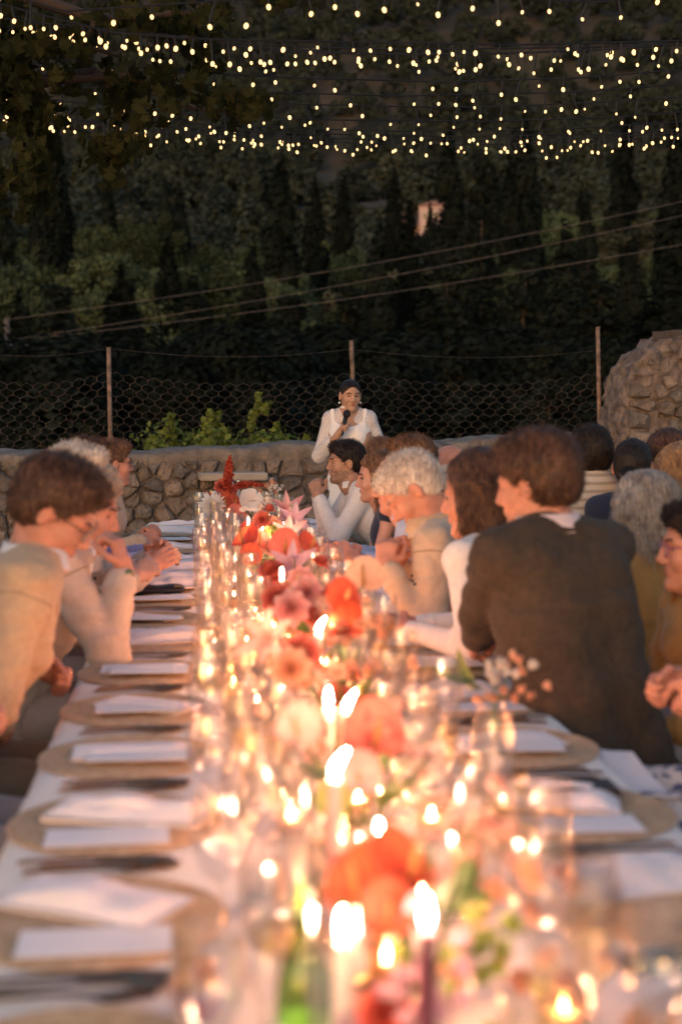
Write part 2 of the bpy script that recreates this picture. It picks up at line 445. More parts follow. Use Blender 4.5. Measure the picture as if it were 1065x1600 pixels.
# the rest as one woodland mass
VV = []; base = [crown_pine(900 + i, n=1900, size=0.34) for i in range(6)] + [crown_oak(950 + i, n=1800, size=0.34) for i in range(4)] + [crown_cypress(970 + i, n=900, size=0.34) for i in range(2)]
for k, (xx, yy, z, u, v) in enumerate(far):
    if k % 1 == 0:
        B = base[random.choices(range(12), [3] * 6 + [3] * 4 + [1] * 2)[0]][0]
        if yy > 500: B = B.reshape(-1, 4, 3)[::(2 if yy < 650 else 3)].reshape(-1, 3)
        s = random.uniform(1.4, 2.3) * (1 + (yy - 250) * 0.0006); a = random.random() * 6.28; c, sn = math.cos(a), math.sin(a)
        Q = np.empty_like(B); Q[:, 0] = (B[:, 0] * c - B[:, 1] * sn) * s + xx; Q[:, 1] = (B[:, 0] * sn + B[:, 1] * c) * s + yy; Q[:, 2] = B[:, 2] * s * random.uniform(.8, 1.1) + z
        VV.append(Q)
VV = np.concatenate(VV); print('woodland quads', len(VV) // 4, 'trees', len(cands))
m_far = leafmat('distant_leaf', (0.072, 0.088, 0.068), (0.024, 0.032, 0.027), 0.0, 0.05, 0.05)  # far leaves lifted and cooled, distance haze put into their colour
o = link('woodland', mesh_np('woodland', VV, np.arange(len(VV)).reshape(-1, 4), m_far, smooth=False)); tag(o, 'dense dusky woodland covering the upper hillside', 'woodland', kind='stuff')

# ================================================================== HOUSE on the slope
def house():
    p = HP; k_ = p.y / 470.0 * 1.25
    t = empty('hillside_house', (p.x, p.y, p.z), R(-18))
    tag(t, 'small pink plastered house with tiled roof on the hillside', 'house')
    wl = pmat('pink_plaster', (0.50, 0.36, 0.33), 0.9, nscale=.6, var=.1); rf = pmat('clay_tile', (0.36, 0.17, 0.11), 0.9, nscale=2, var=.2); dk = pmat('dark_window', (0.05, 0.05, 0.06), 0.3)
    t.scale = (k_, k_, k_)
    MB().box((0, 0, 2.2), (9, 6, 9)).build('wall', wl, t)
    MB().box((-8.2, 1.5, -.3), (7.4, 5, 4.2)).build('wall', wl, t)
    def roof(cx, w, d, z, name='roof'):
        mb = MB(); x0, x1, y0, y1 = cx - w / 2, cx + w / 2, -d / 2, d / 2
        mb.add([(x0, y0, z), (x1, y0, z), (x1, y1, z), (x0, y1, z), (x0 + w * .3, 0, z + 1.7), (x1 - w * .3, 0, z + 1.7)], [(0, 1, 5, 4), (1, 2, 5), (2, 3, 4, 5), (3, 0, 4), (3, 2, 1, 0)])
        r_ = mb.build(name, rf, t); return r_
    r1 = roof(0, 10, 7, 6.72); MB().box((1.5, .8, 8.5), (.7, .7, 1.6)).build('chimney', wl, r1)
    roof(-8.2, 8, 8, 1.82)
    for x in (-2.8, 0, 2.8):
        for z in (1.0, 4.2):
            w = MB().box((x, -3.02, z), (1.3, .12, 1.9)).build('window', pmat('window_frame_paint', (.7, .6, .5)), t)
            MB().box((x, -3.1, z), (1.0, .06, 1.6)).build('pane', dk, w)
house()

# ================================================================== BACK WALL (dry stone, mortared cap)
M_STONE = [pmat('wall_stone_%d' % i, c, 0.92, nscale=9, var=.25, col2=c2, bump=0.9, bscale=34, bdist=0.02, rand=0.22) for i, (c, c2) in enumerate([((.23, .18, .145), (.11, .085, .07)), ((.18, .15, .13), (.09, .075, .065)), ((.28, .215, .17), (.14, .105, .085))])]
M_MORTAR = pmat('lime_mortar', (.19, .148, .12), 0.97, nscale=14, var=.3, bump=1.0, bscale=45, bdist=0.03)
M_CAP = pmat('wall_cap_render', (.26, .21, .17), 0.95, nscale=9, col2=(.13, .105, .088), bump=1.0, bscale=30, bdist=0.02)
def voronoi_cells(pts, x0, x1, z0, z1):
    cells = []
    for i, p in enumerate(pts):
        poly = [(x0, z0), (x1, z0), (x1, z1), (x0, z1)]
        dd = np.hypot(pts[:, 0] - p[0], pts[:, 1] - p[1]); near = np.argsort(dd)[1:18]
        for j in near:
            q = pts[j]; mx, mz = (p[0] + q[0]) / 2, (p[1] + q[1]) / 2; nx, nz = q[0] - p[0], q[1] - p[1]
            new = []
            for k in range(len(poly)):
                a, b = poly[k], poly[(k + 1) % len(poly)]
                da = (a[0] - mx) * nx + (a[1] - mz) * nz; db = (b[0] - mx) * nx + (b[1] - mz) * nz
                if da <= 0: new.append(a)
                if (da < 0) != (db < 0) and abs(da - db) > 1e-12:
                    t = da / (da - db); new.append((a[0] + t * (b[0] - a[0]), a[1] + t * (b[1] - a[1])))
            poly = new
            if len(poly) < 3: break
        cells.append(poly)
    return cells
def stone_mesh(poly, depth, gap, rr):
    """one stone: irregular face cut to its neighbours, joint recessed. face towards -Y"""
    P = np.array(poly); c = P.mean(0)
    # subdivide long edges so outlines are not straight
    Q = []
    for k in range(len(P)):
        a, b = P[k], P[(k + 1) % len(P)]; L = np.hypot(*(b - a))
        if L < 0.012: continue
        Q.append(a)
        if L > 0.07: m = (a + b) / 2 + np.array([rr.uniform(-1, 1), rr.uniform(-1, 1)]) * .008; Q.append(m)
    if len(Q) < 3: return None
    P = np.array(Q); r = np.hypot(*(P - c).T)[:, None]
    sh = np.clip((r - gap * np.array([[rr.uniform(.4, 2.4)] for _ in range(len(P))])) / r, .3, 1)
    # pull corners in a little more: rounded stones
    rm = r.mean(); sh = sh * np.clip(1 - 0.16 * (r / rm - 1), .8, 1.05)
    V = []; n = len(P); tilt = (rr.uniform(-.12, .12), rr.uniform(-.12, .12))
    for s_, d_ in ((1.0, 0.02), (0.97, -depth * .45), (0.8, -depth * .85), (0.45, -depth * 1.02)):
        for k in range(n):
            q = c + (P[k] - c) * sh[k] * s_ ; e = q - c
            e = e * rr.uniform(.90, 1.06) if s_ < .99 else e
            V.append((e[0], d_ + (tilt[0] * e[0] + tilt[1] * e[1] + rr.uniform(-.010, .010) if d_ < 0 else 0), e[1]))
    V.append((0, -depth * 1.0 + rr.uniform(-.008, .008), 0))
    F = []
    for l in range(3):
        for k in range(n):
            F.append((l * n + k, l * n + (k + 1) % n, (l + 1) * n + (k + 1) % n, (l + 1) * n + k))
    for k in range(n): F.append((3 * n + k, 3 * n + (k + 1) % n, 4 * n))
    F = [tuple(reversed(f)) for f in F] if True else F
    return V, F, c
def stone_face(parent, pts, x0, x1, z0, z1, depth, gap, rr, skip=None):
    k = 0
    for poly in voronoi_cells(pts, x0, x1, z0, z1):
        if len(poly) < 3: continue
        r = stone_mesh(poly, depth * rr.uniform(.6, 1.5), gap, rr)
        if r is None: continue
        V, F, c = r
        if skip and skip(c[0], c[1]): continue
        link('stone', mesh_np('stone', V, F, rr.choice(M_STONE), smooth=False), parent, (c[0], 0, c[1])); k += 1
    return k
# the wall runs across the view; its own frame has x along the wall, y into it
WL = atY(-40, 712, 11.3); WR = atY(945, 683, 11.75)
wlen = math.hypot(WR.x - WL.x, WR.y - WL.y); wang = math.atan2(WR.y - WL.y, WR.x - WL.x)
wall = empty('stone_wall', (WL.x, WL.y, 0), wang)
tag(wall, 'low grey rubble stone wall with a rough mortar cap behind the tables', 'wall')
zt0, zt1 = WL.z, WR.z
def wall_top(x): return zt0 + (zt1 - zt0) * x / wlen + .012 * math.sin(x * 3.1) + .01 * math.sin(x * 7.7 + 1)
def make_wall():
    rr = random.Random(11)
    n = 90; V = []; F = []
    # mortar body with uneven front
    nz = 9
    for i in range(n + 1):
        x = wlen * i / n
        for j in range(nz + 1): V.append((x, -.004 + rr.uniform(-.016, .016), (wall_top(x) - .09) * j / nz))
        V.append((x, .55, wall_top(x) - .09))
    st = nz + 2
    for i in range(n):
        for j in range(st - 1): F.append((i * st + j, (i + 1) * st + j, (i + 1) * st + j + 1, i * st + j + 1))
    link('mortar', mesh_np('mortar', V, F, M_MORTAR), wall)
    # cap: rounded rough top course
    V = []; F = []; n = 220; prof = [(-.01, -.13), (-.035, -.07), (-.03, -.02), (.0, .0), (.12, .015), (.28, .02), (.46, .01), (.58, -.03), (.6, -.12)]
    for i in range(n + 1):
        x = wlen * i / n
        for k, (py, pz) in enumerate(prof):
            d = .02 * vnoise(np.array([x * 5, py * 6, pz * 9]), 5) + .015 * vnoise(np.array([x * 17, py * 14, 3.0]), 6)
            V.append((x, py + float(d) * 1.4, wall_top(x) + pz + float(d)))
    m = len(prof)
    for i in range(n):
        for k in range(m - 1): F.append((i * m + k, (i + 1) * m + k, (i + 1) * m + k + 1, i * m + k + 1))
    link('wall_cap', mesh_np('wall_cap', V, F, M_CAP), wall)
    pts = []
    z = .05; row = 0
    while z < 1.06:
        h = .115 + .03 * (row % 2); x = rr.uniform(0, .1)
        while x < wlen:
            w = rr.choice([.07, .10, .13, .18, .24]) ; pts.append((x + w / 2 + rr.uniform(-.03, .03), z + h / 2 + rr.uniform(-.05, .05))); x += w + .01
        z += h; row += 1
    pts = np.array([p for p in pts if p[1] > .12])
    pts = pts[np.argsort(-pts[:, 1])]
    cnt = stone_face(wall, pts, 0, wlen, .12, (zt0 + zt1) / 2 - .10, .042, .004, rr)
    print('wall stones', cnt)
    # upright cap stones right of centre
    x = 3.05
    while x < wlen - .05:
        w = rr.uniform(.09, .2)
        mb = MB(); mb.box((x + w / 2, .1, wall_top(x) - .05), (w - .015, .3, .13))
        o = mb.build('cap_stone', rr.choice(M_STONE), wall)
        b = o.modifiers.new('bevel', 'BEVEL'); b.width = .03; b.segments = 3
        x += w
    # projecting ledge slab
    a = atY(310, 738, 11.3); b = atY(416, 751, 11.3)
    L = MB(); L.box((0, 0, 0), (abs(b.x - a.x), .3, .065))
    o = L.build('ledge_slab', pmat('slab_stone', (.42, .35, .29), .9, nscale=6, bump=.8, bscale=30, var=.15), wall)
    o.location = ((a.x + b.x) / 2 - WL.x, -.10, (a.z + b.z) / 2)
    bv = o.modifiers.new('bevel', 'BEVEL'); bv.width = .015; bv.segments = 2
make_wall()
# ================================================================== WIRE FENCE behind the wall
def make_fence():
    YF = 12.0
    t = empty('wire_fence', (0, YF, 0)); tag(t, 'rusty posts carrying sagging hexagonal chicken wire behind the stone wall', 'fence')
    M_POST = pmat('weathered_post', (.30, .19, .13), .85, nscale=20, var=.3, bump=.5, bscale=80)
    M_WIRE = pmat('rusty_wire', (.15, .115, .09), .6, nscale=10, var=.25, metal=.3)
    for (u0, v0, v1) in ((171, 544, 700), (549.5, 533, 610), (934, 512, 690), (-75, 548, 700)):
        a = atY(u0 - 1, v0, YF); b = atY(u0 + 2, v1, YF)
        mb = MB(); mb.tube([(b.x, 0, b.z - .9), (b.x, 0, b.z), (a.x, 0, a.z)], .018, 8)
        for k in range(14): mb.tube([(a.x + (b.x - a.x) * k / 14 - .02, -.012, a.z + (b.z - a.z) * k / 14), (a.x + (b.x - a.x) * k / 14 + .02, -.012, a.z + (b.z - a.z) * k / 14 + .006)], .004, 4)
        mb.build('post', M_POST, t, True)
    x0 = atY(-80, 600, YF).x; x1 = atY(940, 600, YF).x
    mb = MB(); w = .105; hh = .062; rr = random.Random(3)
    def sag(x):
        ks = [atY(q, 600, YF).x for q in (-75, 171, 549, 934)]
        for a, b in zip(ks, ks[1:]):
            if a <= x <= b: s = (x - a) / (b - a); return 4 * s * (1 - s)
        return 0
    def P(i, j, k):
        x = x0 + i * w; top = (atY(500, 585, YF).z) - .10 * sag(x) ; bot = atY(500, 700, YF).z - .05
        z = bot + (top - bot) * j / 11.0 + (k * .016)
        return Vector((x + .006 * math.sin(i * 1.7 + j), .01 * math.sin(i * .7 + j * .5), z))
    nx = int((x1 - x0) / w)
    for j in range(0, 12):
        off = 0.5 * (j % 2)
        for i in range(nx):
            if rr.random() < .04 and 2 < j < 10: continue
            # zig zag horizontal run and twisted vertical joint
            a = P(i + off, j, 0); m = P(i + off + .5, j, 1.6); b = P(i + off + 1, j, 0)
            mb.tube([a, a.lerp(m, .85), m], .0013, 3, False); mb.tube([m, b], .0013, 3, False)
            if j < 11: mb.tube([m, P(i + off + .5, j + 1, 0)], .0016, 3, False)
    netting = mb.build('wire_netting', M_WIRE, t); netting['kind'] = 'stuff'
    for v, s in ((545, .07),):
        pts = []
        for k in range(41):
            x = x0 + (x1 - x0) * k / 40; pts.append((x, 0, atY(500, v, YF).z - s * sag(x)))
        MB().tube(pts, .0014, 4, False).build('strand_wire', M_WIRE, t)
    # thin wire carrying on to the block
make_fence()

# ================================================================== UTILITY POLE and power lines
def make_pole():
    Y = 42.0; a = atY(11, 497, Y); b = atY(24, 720, Y)
    t = empty('utility_pole', (a.x, Y, terrain_z(a.x, Y).item())); z0 = t.location.z
    tag(t, 'thin dark utility pole with a cross arm at the left edge', 'pole')
    m = pmat('pole_wood', (.11, .085, .07), .9, nscale=4)
    MB().tube([(b.x - a.x, 0, 0), (0, 0, a.z - z0)], [.12, .08], 8).build('pole', m, t, True)
    zc = atY(20, 545, Y).z - z0; mb = MB(); mb.box((.1, 0, zc), (1.1, .1, .1)).build('cross_arm', m, t)
    for k in (-.35, .1, .55): MB().lathe([(.03, 0), (.05, .04), (.03, .09), (.045, .12), (.0, .15)], 8, (k, 0, zc + .05)).build('insulator', pmat('insulator_porcelain', (.3, .26, .22), .4), t)
    M = pmat('power_cable', (.20, .165, .15), .5, nscale=3)
    for k, (p0, p1, c, lb) in enumerate((((11, 499), (1130, 300), 26, 'upper power line crossing the dark hillside'), ((8, 532), (1130, 322), 22, 'middle power line crossing the dark hillside'), ((22, 532), (1130, 370), 20, 'lowest power line crossing the dark hillside'))):
        pts = []
        for i in range(41):
            s = i / 40; u = p0[0] + (p1[0] - p0[0]) * s; v = p0[1] + (p1[1] - p0[1]) * s + c * 4 * s * (1 - s) * .55
            pts.append(atY(u, v, Y - 6 * s))
        tag(MB().tube(pts, .006, 5, False).build('power_line', M, None, True), lb, 'cable', 'power lines over the valley')
make_pole()

# ================================================================== SHRUB behind the wall
def make_shrub():
    M = leafmat('shrub_leaf', (0.34, 0.38, 0.08), (0.10, 0.14, 0.03), .0, 3.0, .3); r = np.random.default_rng(4)
    def clump(u0, u1, vt, Y, n, label, seed):
        a = atY((u0 + u1) / 2, vt, Y); l = atY(u0, 690, Y).x; rr_ = atY(u1, 690, Y).x; w = rr_ - l
        zb = -1.0; t = empty('shrub', (a.x, Y, zb)); cs = []; rs = []; g = np.random.default_rng(seed)
        for i in range(26):
            q = g.uniform(-1, 1); hh = (1 - q * q * .75) * (a.z - zb); cs.append((q * w * .68, g.uniform(-.25, .25), hh - .20 - g.random() * .36)); s = g.uniform(.15, .25); rs.append((s * 1.2, s, s))
        V, F = leaf_cloud(cs, rs, n, .03, seed, jit=.9, shell=.2)
        # upright shoots breaking the outline
        S = []
        for i in range(16):
            q = g.uniform(-1, 1); x = q * w * .45; z = (1 - q * q * .6) * (a.z - zb) - .08; L = g.uniform(.06, .2)
            for k in range(14):
                s = k / 14; S.append((x + .03 * math.sin(i) * s, g.normal() * .01, z + L * s))
        V2, F2 = leaf_cloud(S, [(.028, .028, .02)] * len(S), 1500, .024, seed + 1, jit=.9)
        V = np.concatenate([V, V2]); F = np.arange(len(V)).reshape(-1, 4)
        link('foliage', mesh_np('foliage', V, F, M, smooth=False), t)
        mb = MB()
        for i in range(7): mb.tube([(g.uniform(-.1, .1), 0, 0), (g.uniform(-.3, .3) * w, 0, (a.z - zb) * .8)], [.012, .005], 5)
        mb.build('stem', M_BARK, t)
        tag(t, label, 'shrub', 'green shrubs behind the wall')
    clump(212, 300, 655, 12.75, 6000, 'small yellow-green shrub at the left end of the row behind the wall', 1)
    clump(285, 380, 645, 12.7, 6500, 'low yellow-green shrub between the small one and the tall one', 2)
    clump(350, 468, 628, 12.85, 9000, 'tallest bright green shrub above the stone ledge', 3)
    clump(455, 505, 672, 12.7, 2000, 'lowest green shrub next to the speaking woman', 4)
make_shrub()

# ================================================================== STRING LIGHTS
M_BULB = emat('bulb_glow', (1.0, 0.58, 0.23), 0.45)
M_CABLE = pmat('black_cable', (.012, .011, .011), .6)
def bulb_mesh():
    mb = MB(); mb.lathe([(.0, .0), (.007, .002), (.0115, .009), (.0120, .016), (.010, .024), (.006, .029), (.0, .030)], 12)
    return mb.me('bulb', M_BULB, True)
BULB = bulb_mesh()
def strand(pl, y0, y1, step, label, seed, gapr=.12, vj=6, big=1.0, u0=-60, u1=1130):
    """pl: photograph polyline of the cable; y0,y1 its distance at the left and right ends"""
    rr = random.Random(seed); us, vs = zip(*pl)
    def pt(u):
        v = float(np.interp(u, us, vs)); s = (u - u0) / (u1 - u0); return atY(u, v, y0 + (y1 - y0) * s)
    t = empty('string_light', pt(u0)); o0 = t.location.copy()
    cab = MB(); cab.tube([pt(u0 + (u1 - u0) * k / 60) - o0 for k in range(61)], .0045, 4, False)
    u = u0 + rr.uniform(0, step)
    while u < u1:
        if rr.random() > gapr:
            p = pt(u); dz = rr.choice([.02, .03, .04, .05, .07, .10]); tl = rr.uniform(-.35, .35)
            q = p + Vector((math.sin(tl) * dz, 0, -dz))
            cab.tube([p - o0, q - o0], .006, 5)
            b = link('bulb', BULB, t, q - o0, (PI + rr.uniform(-.3, .3), tl, 0), rr.uniform(.5, .88) * big)
        u += step * rr.uniform(.55, 1.45)
    cab.build('cable', M_CABLE, t)
    return tag(t, label, 'string light', 'strings of fairy lights over the table')
strand([(-60, -32), (100, 18), (470, -8), (720, -6), (930, 4), (1130, -20)], 6.2, 6.6, 46, 'topmost light string, mostly above the frame', 1, .3)
strand([(-60, -10), (60, 22), (180, 52), (340, 62), (560, 66), (800, 70), (1060, 64), (1130, 56)], 6.5, 7.2, 27, 'light string with its cable highest of the upper bunch', 2)
strand([(-60, 20), (60, 36), (200, 48), (400, 70), (620, 78), (900, 74), (1130, 68)], 6.9, 7.4, 26, 'second light string of the upper bunch', 3)
strand([(-60, 5), (100, 44), (260, 60), (430, 80), (660, 86), (900, 80), (1130, 66)], 7.1, 7.6, 28, 'lowest light string of the upper bunch', 4)
strand([(-60, 84), (100, 92), (280, 112), (470, 122), (700, 128), (900, 122), (1130, 104)], 8.0, 8.2, 42, 'single light string hanging between the upper and lower bunches', 5, .1)
strand([(-60, 118), (100, 134), (280, 152), (470, 163), (700, 168), (900, 162), (1130, 148)], 8.6, 8.9, 38, 'light string first below the single string', 6, .1)
strand([(-60, 138), (100, 158), (280, 176), (500, 187), (750, 190), (950, 184), (1130, 170)], 8.9, 9.3, 36, 'light string second below the single string', 7, .1)
strand([(-60, 172), (60, 182), (220, 196), (450, 208), (700, 213), (950, 210), (1130, 198)], 9.6, 10.0, 21, 'upper string of the lowest crowded bunch', 8, .1)
strand([(-60, 166), (80, 186), (250, 203), (500, 216), (750, 219), (950, 214), (1130, 204)], 10.0, 10.3, 20, 'middle string of the lowest crowded bunch', 9, .1)
strand([(-60, 176), (100, 192), (300, 210), (500, 222), (740, 226), (950, 220), (1130, 206)], 10.3, 10.6, 24, 'bottom string of the lowest crowded bunch', 10, .12)

strand([(-60, 30), (120, 46), (330, 70), (560, 84), (800, 84), (1130, 60)], 7.3, 7.7, 34, 'fourth light string, nearly touching the lowest of the upper bunch', 11)
strand([(-60, 100), (150, 124), (380, 143), (620, 150), (900, 144), (1130, 126)], 8.3, 8.5, 52, 'sparse light string just under the single one', 12, .2)
strand([(-60, 160), (120, 176), (340, 196), (600, 205), (860, 203), (1130, 186)], 9.3, 9.7, 34, 'light string directly above the lowest crowded bunch', 13, .1)
# ================================================================== OVERHANGING TREE (upper left)
def make_plane_tree():
    Y = 7.6; base = Vector((-4.3, 6.9, 0))
    t = empty('plane_tree', base); tag(t, 'dark overhanging plane tree branch with broad autumn leaves at upper left', 'tree')
    mb = MB(); T = lambda p: Vector(p) - base
    mb.tube([(0, 0, 0), (.05, 0, 1.2), (.15, .1, 2.4), (.5, .3, 3.3)], [.24, .2, .16, .12], 12)
    mb.build('trunk', M_BARK, t, True)
    M1 = leafmat('plane_leaf', (0.058, 0.056, 0.020), (0.016, 0.019, 0.009), 0, 2.0, .3)
    limbs = [([(-200, 60), (-60, 110), (60, 128), (150, 112)], .07, 7.2), ([(-200, -60), (0, -20), (150, 30), (300, 20), (340, -10)], .05, 7.0), ([(60, 128), (200, 118), (300, 170), (420, 180)], .022, 7.3),
             ([(20, 150), (50, 200), (60, 260), (60, 315)], .02, 7.4), ([(150, 112), (190, 160), (180, 240), (160, 275)], .018, 7.4), ([(300, 20), (320, 60), (310, 110)], .015, 7.2), ([(400, -40), (440, -5), (430, 20)], .015, 7.0), ([(150, 30), (130, 70), (190, 90)], .015, 7.1)]
    g = np.random.default_rng(8)
    lm = []
    for px, r, y in limbs:
        pts = [T(atY(u, v, y + .1 * i)) for i, (u, v) in enumerate(px)]
        lm.append(pts)
    b = MB()
    for (px, r, y), pts in zip(limbs, lm): b.tube(pts, [r * (1 - .22 * i) for i in range(len(pts))], 7)
    b.tube([Vector((.5, .3, 3.3)), lm[0][0]], [.12, .07], 8); b.tube([Vector((.5, .3, 3.3)), lm[1][0]], [.12, .07], 8)
    br = b.build('branch', pmat('limb_bark', (.055, .036, .027), .9, nscale=5, bump=.5, bscale=30), t, True)
    # lobed leaves
    lobes = [(0, -.5), (.28, -.42), (.55, -.2), (.32, -.05), (.62, .22), (.3, .2), (0, .62), (-.3, .2), (-.62, .22), (-.32, -.05), (-.55, -.2), (-.28, -.42)]
    V = []; F = []
    cl = [(60, 128, 60, 60, 40), (50, 230, 34, 60, 75), (60, 300, 22, 30, 34), (170, 240, 34, 34, 45), (195, 225, 30, 22, 28), (190, 150, 50, 60, 45), (250, 130, 60, 40, 30), (320, 75, 24, 40, 26), (385, 160, 45, 24, 34), (330, 150, 40, 30, 24), (100, 50, 110, 50, 80), (240, 25, 90, 34, 60), (440, 2, 34, 22, 14), (20, 170, 50, 50, 50), (310, 30, 45, 26, 26), (10, 40, 70, 60, 60), (-20, 110, 60, 60, 50), (5, 280, 20, 30, 14)]
    for cu, cv, su, sv, n in cl:
        for i in range(int(n * 1.5)):
            c = T(atY(cu + g.normal() * su * .55, cv + g.normal() * sv * .55, 7.3 + g.normal() * .25)); s = g.uniform(.045, .095)
            E = Euler((g.normal() * .8 + PI / 2, g.normal() * .9, g.random() * 6.28)).to_matrix()
            k = len(V)
            V.append(tuple(c + E @ Vector((0, 0, .0))))
            for x, z in lobes: V.append(tuple(c + E @ Vector((x * s, z * s, -.25 * s * (x * x + z * z) * 2 + g.normal() * .06 * s))))
            for q in range(12): F.append((k, k + 1 + q, k + 1 + (q + 1) % 12))
    o = link('foliage', mesh_np('foliage', V, F, M1, smooth=False), t); o['kind'] = 'stuff'
make_plane_tree()

# ================================================================== TABLE
TX0, TX1, TY0, TY1, TZ = -0.32, 0.84, 0.75, 9.26, 0.75
TC = (TX0 + TX1) / 2
M_LINEN = pmat('ivory_linen', (.80, .74, .68), .85, nscale=3, var=.04, bump=.25, bscale=260, bdist=.002, sheen=.2)
M_NAP = pmat('white_napkin', (.84, .76, .76), .85, nscale=5, var=.04, bump=.3, bscale=220, bdist=.002, sheen=.2)
M_JUTE = pmat('woven_jute', (.64, .44, .28), .9, nscale=40, col2=(.44, .28, .16), bump=.8, bscale=160, bdist=.004)
M_PAPER = pmat('menu_paper', (.84, .79, .78), .7, nscale=4, var=.02)
M_CUT = pmat('bronze_cutlery', (.30, .19, .12), .28, nscale=4, metal=1.0)
M_WOODT = pmat('table_wood', (.30, .20, .12), .7, nscale=3, stretch=(1, 8, 8))
def make_table(x0, x1, y0, y1, label_t, label_c):
    t = empty('banquet_table', ((x0 + x1) / 2, (y0 + y1) / 2, 0)); tag(t, label_t, 'table', 'long banquet tables')
    cx, cy = t.location.x, t.location.y
    MB().box((0, 0, TZ - .03), (x1 - x0 - .01, y1 - y0 - .01, .04)).build('tabletop', M_WOODT, t)
    for i in range(5):
        for s in (-1, 1): MB().box((s * ((x1 - x0) / 2 - .12), y0 - cy + .3 + i * (y1 - y0 - .6) / 4, (TZ - .05) / 2), (.06, .06, TZ - .05)).build('leg', M_WOODT, t)
    # cloth: top sheet with soft creases and a hanging folded skirt
    nx, ny = 24, 240; V = []; F = []
    drop = [(0, 0)]
    xs = list(np.linspace(x0, x1, nx + 1)); cols = []
    for side in (-1,):
        for z in (.40, .48, .56, .64, .70, .735): cols.append((x0 - .012, z, 1))
    for x in xs: cols.append((x, TZ, 0))
    for z in (.735, .70, .64, .56, .48, .40): cols.append((x1 + .012, z, 2))
    for j in range(ny + 1):
        y = y0 + (y1 - y0) * j / ny
        for (x, z, k) in cols:
            if k == 0: V.append((x, y, z + .0015 + .0022 * math.sin(y * 21 + 3 * math.sin(x * 9)) * (0.5 + 0.5 * math.sin(y * 5.1 + x * 3))))
            else:
                q = (TZ - z) / .35; f = (.030 * math.sin(y * 17) + .018 * math.sin(y * 41 + 2)) * q
                V.append((x + (-1 if k == 1 else 1) * (.01 + .035 * q + f), y, z))
    m = len(cols)
    for j in range(ny):
        for k in range(m - 1): F.append((j * m + k, j * m + k + 1, (j + 1) * m + k + 1, (j + 1) * m + k))
    # far end drop
    b = len(V)
    for k, (x, z, q) in enumerate(cols): V.append((x, y1 + .03 + .02 * math.sin(x * 30), min(z, .42)))
    for k in range(m - 1): F.append((ny * m + k, ny * m + k + 1, b + k + 1, b + k))
    o = link('tablecloth', mesh_np('tablecloth', V, F, M_LINEN)); tag(o, label_c, 'tablecloth', 'ivory tablecloths')
make_table(TX0, TX1, TY0, TY1, 'long banquet table running from the camera towards the stone wall', 'ivory linen tablecloth on the long candlelit table')
make_table(2.35, 3.5, 3.2, 9.4, 'second banquet table beyond the right hand guests', 'ivory linen tablecloth on the second table at right')

ORD = ['nearest', 'second', 'third', 'fourth', 'fifth', 'sixth', 'seventh', 'eighth', 'ninth', 'tenth', 'eleventh', 'twelfth', 'thirteenth', 'fourteenth', 'fifteenth', 'farthest']
Z = TZ + .004
# placemat: coiled jute rope
def mat_mesh():
    mb = MB(); r = .012; 
    mb.lathe([(0, 0), (.186, 0), (.19, .003), (.186, .005), (0, .005)], 40)
    for k in range(14): mb.lathe([(r, .004), (r + .002, .0075), (r + .0065, .0095), (r + .011, .0075), (r + .0128, .004)], 44); r += .0128
    return mb.me('placemat', M_JUTE, True)
MATM = mat_mesh()
def napkin_mesh(seed, w, h, messy):
    g = 26; X, Y = np.meshgrid(np.linspace(-w / 2, w / 2, g), np.linspace(-h / 2, h / 2, g), indexing='ij')
    P = np.stack([X * 6, Y * 6, np.full_like(X, seed)], -1)
    n1 = fbm(P, 3, seed); n2 = vnoise(P * np.array([.5, 2.2, 1]), seed + 5)
    Zt = .008 + messy * (np.abs(n1) * .035 + np.abs(n2) * .045)
    edge = np.minimum(1, np.minimum(w / 2 - np.abs(X), h / 2 - np.abs(Y)) / .03); Zt = Zt * (0.25 + .75 * edge) + .002
    X2 = X + messy * .06 * vnoise(P * .5 + 3, seed + 2); Y2 = Y + messy * .06 * vnoise(P * .5 + 9, seed + 3)
    top = np.stack([X2, Y2, Zt], -1).reshape(-1, 3); bot = top.copy(); bot[:, 2] = .0005
    I = np.arange(g * g).reshape(g, g); F = np.stack([I[:-1, :-1], I[1:, :-1], I[1:, 1:], I[:-1, 1:]], -1).reshape(-1, 4)
    ring = list(I[:, 0]) + list(I[-1, 1:]) + list(I[-2::-1, -1]) + list(I[0, -2:0:-1]); n = g * g
    S = np.array([[ring[k], ring[(k + 1) % len(ring)], ring[(k + 1) % len(ring)] + n, ring[k] + n] for k in range(len(ring))])
    # second fold layer on top
    t2 = top.copy(); t2[:, 2] += .003; t2[:, 0] = t2[:, 0] * .9 + .006; t2[:, 1] = t2[:, 1] * .5 - h * .2
    return mesh_np('napkin', np.concatenate([top, bot, t2]), np.concatenate([F, S, F + 2 * n]), M_NAP)
NAPS = [napkin_mesh(i, .24, .12, .18) for i in range(3)] + [napkin_mesh(10 + i, .29 if i < 3 else .36, .16 if i < 3 else .24, .8) for i in range(4)]
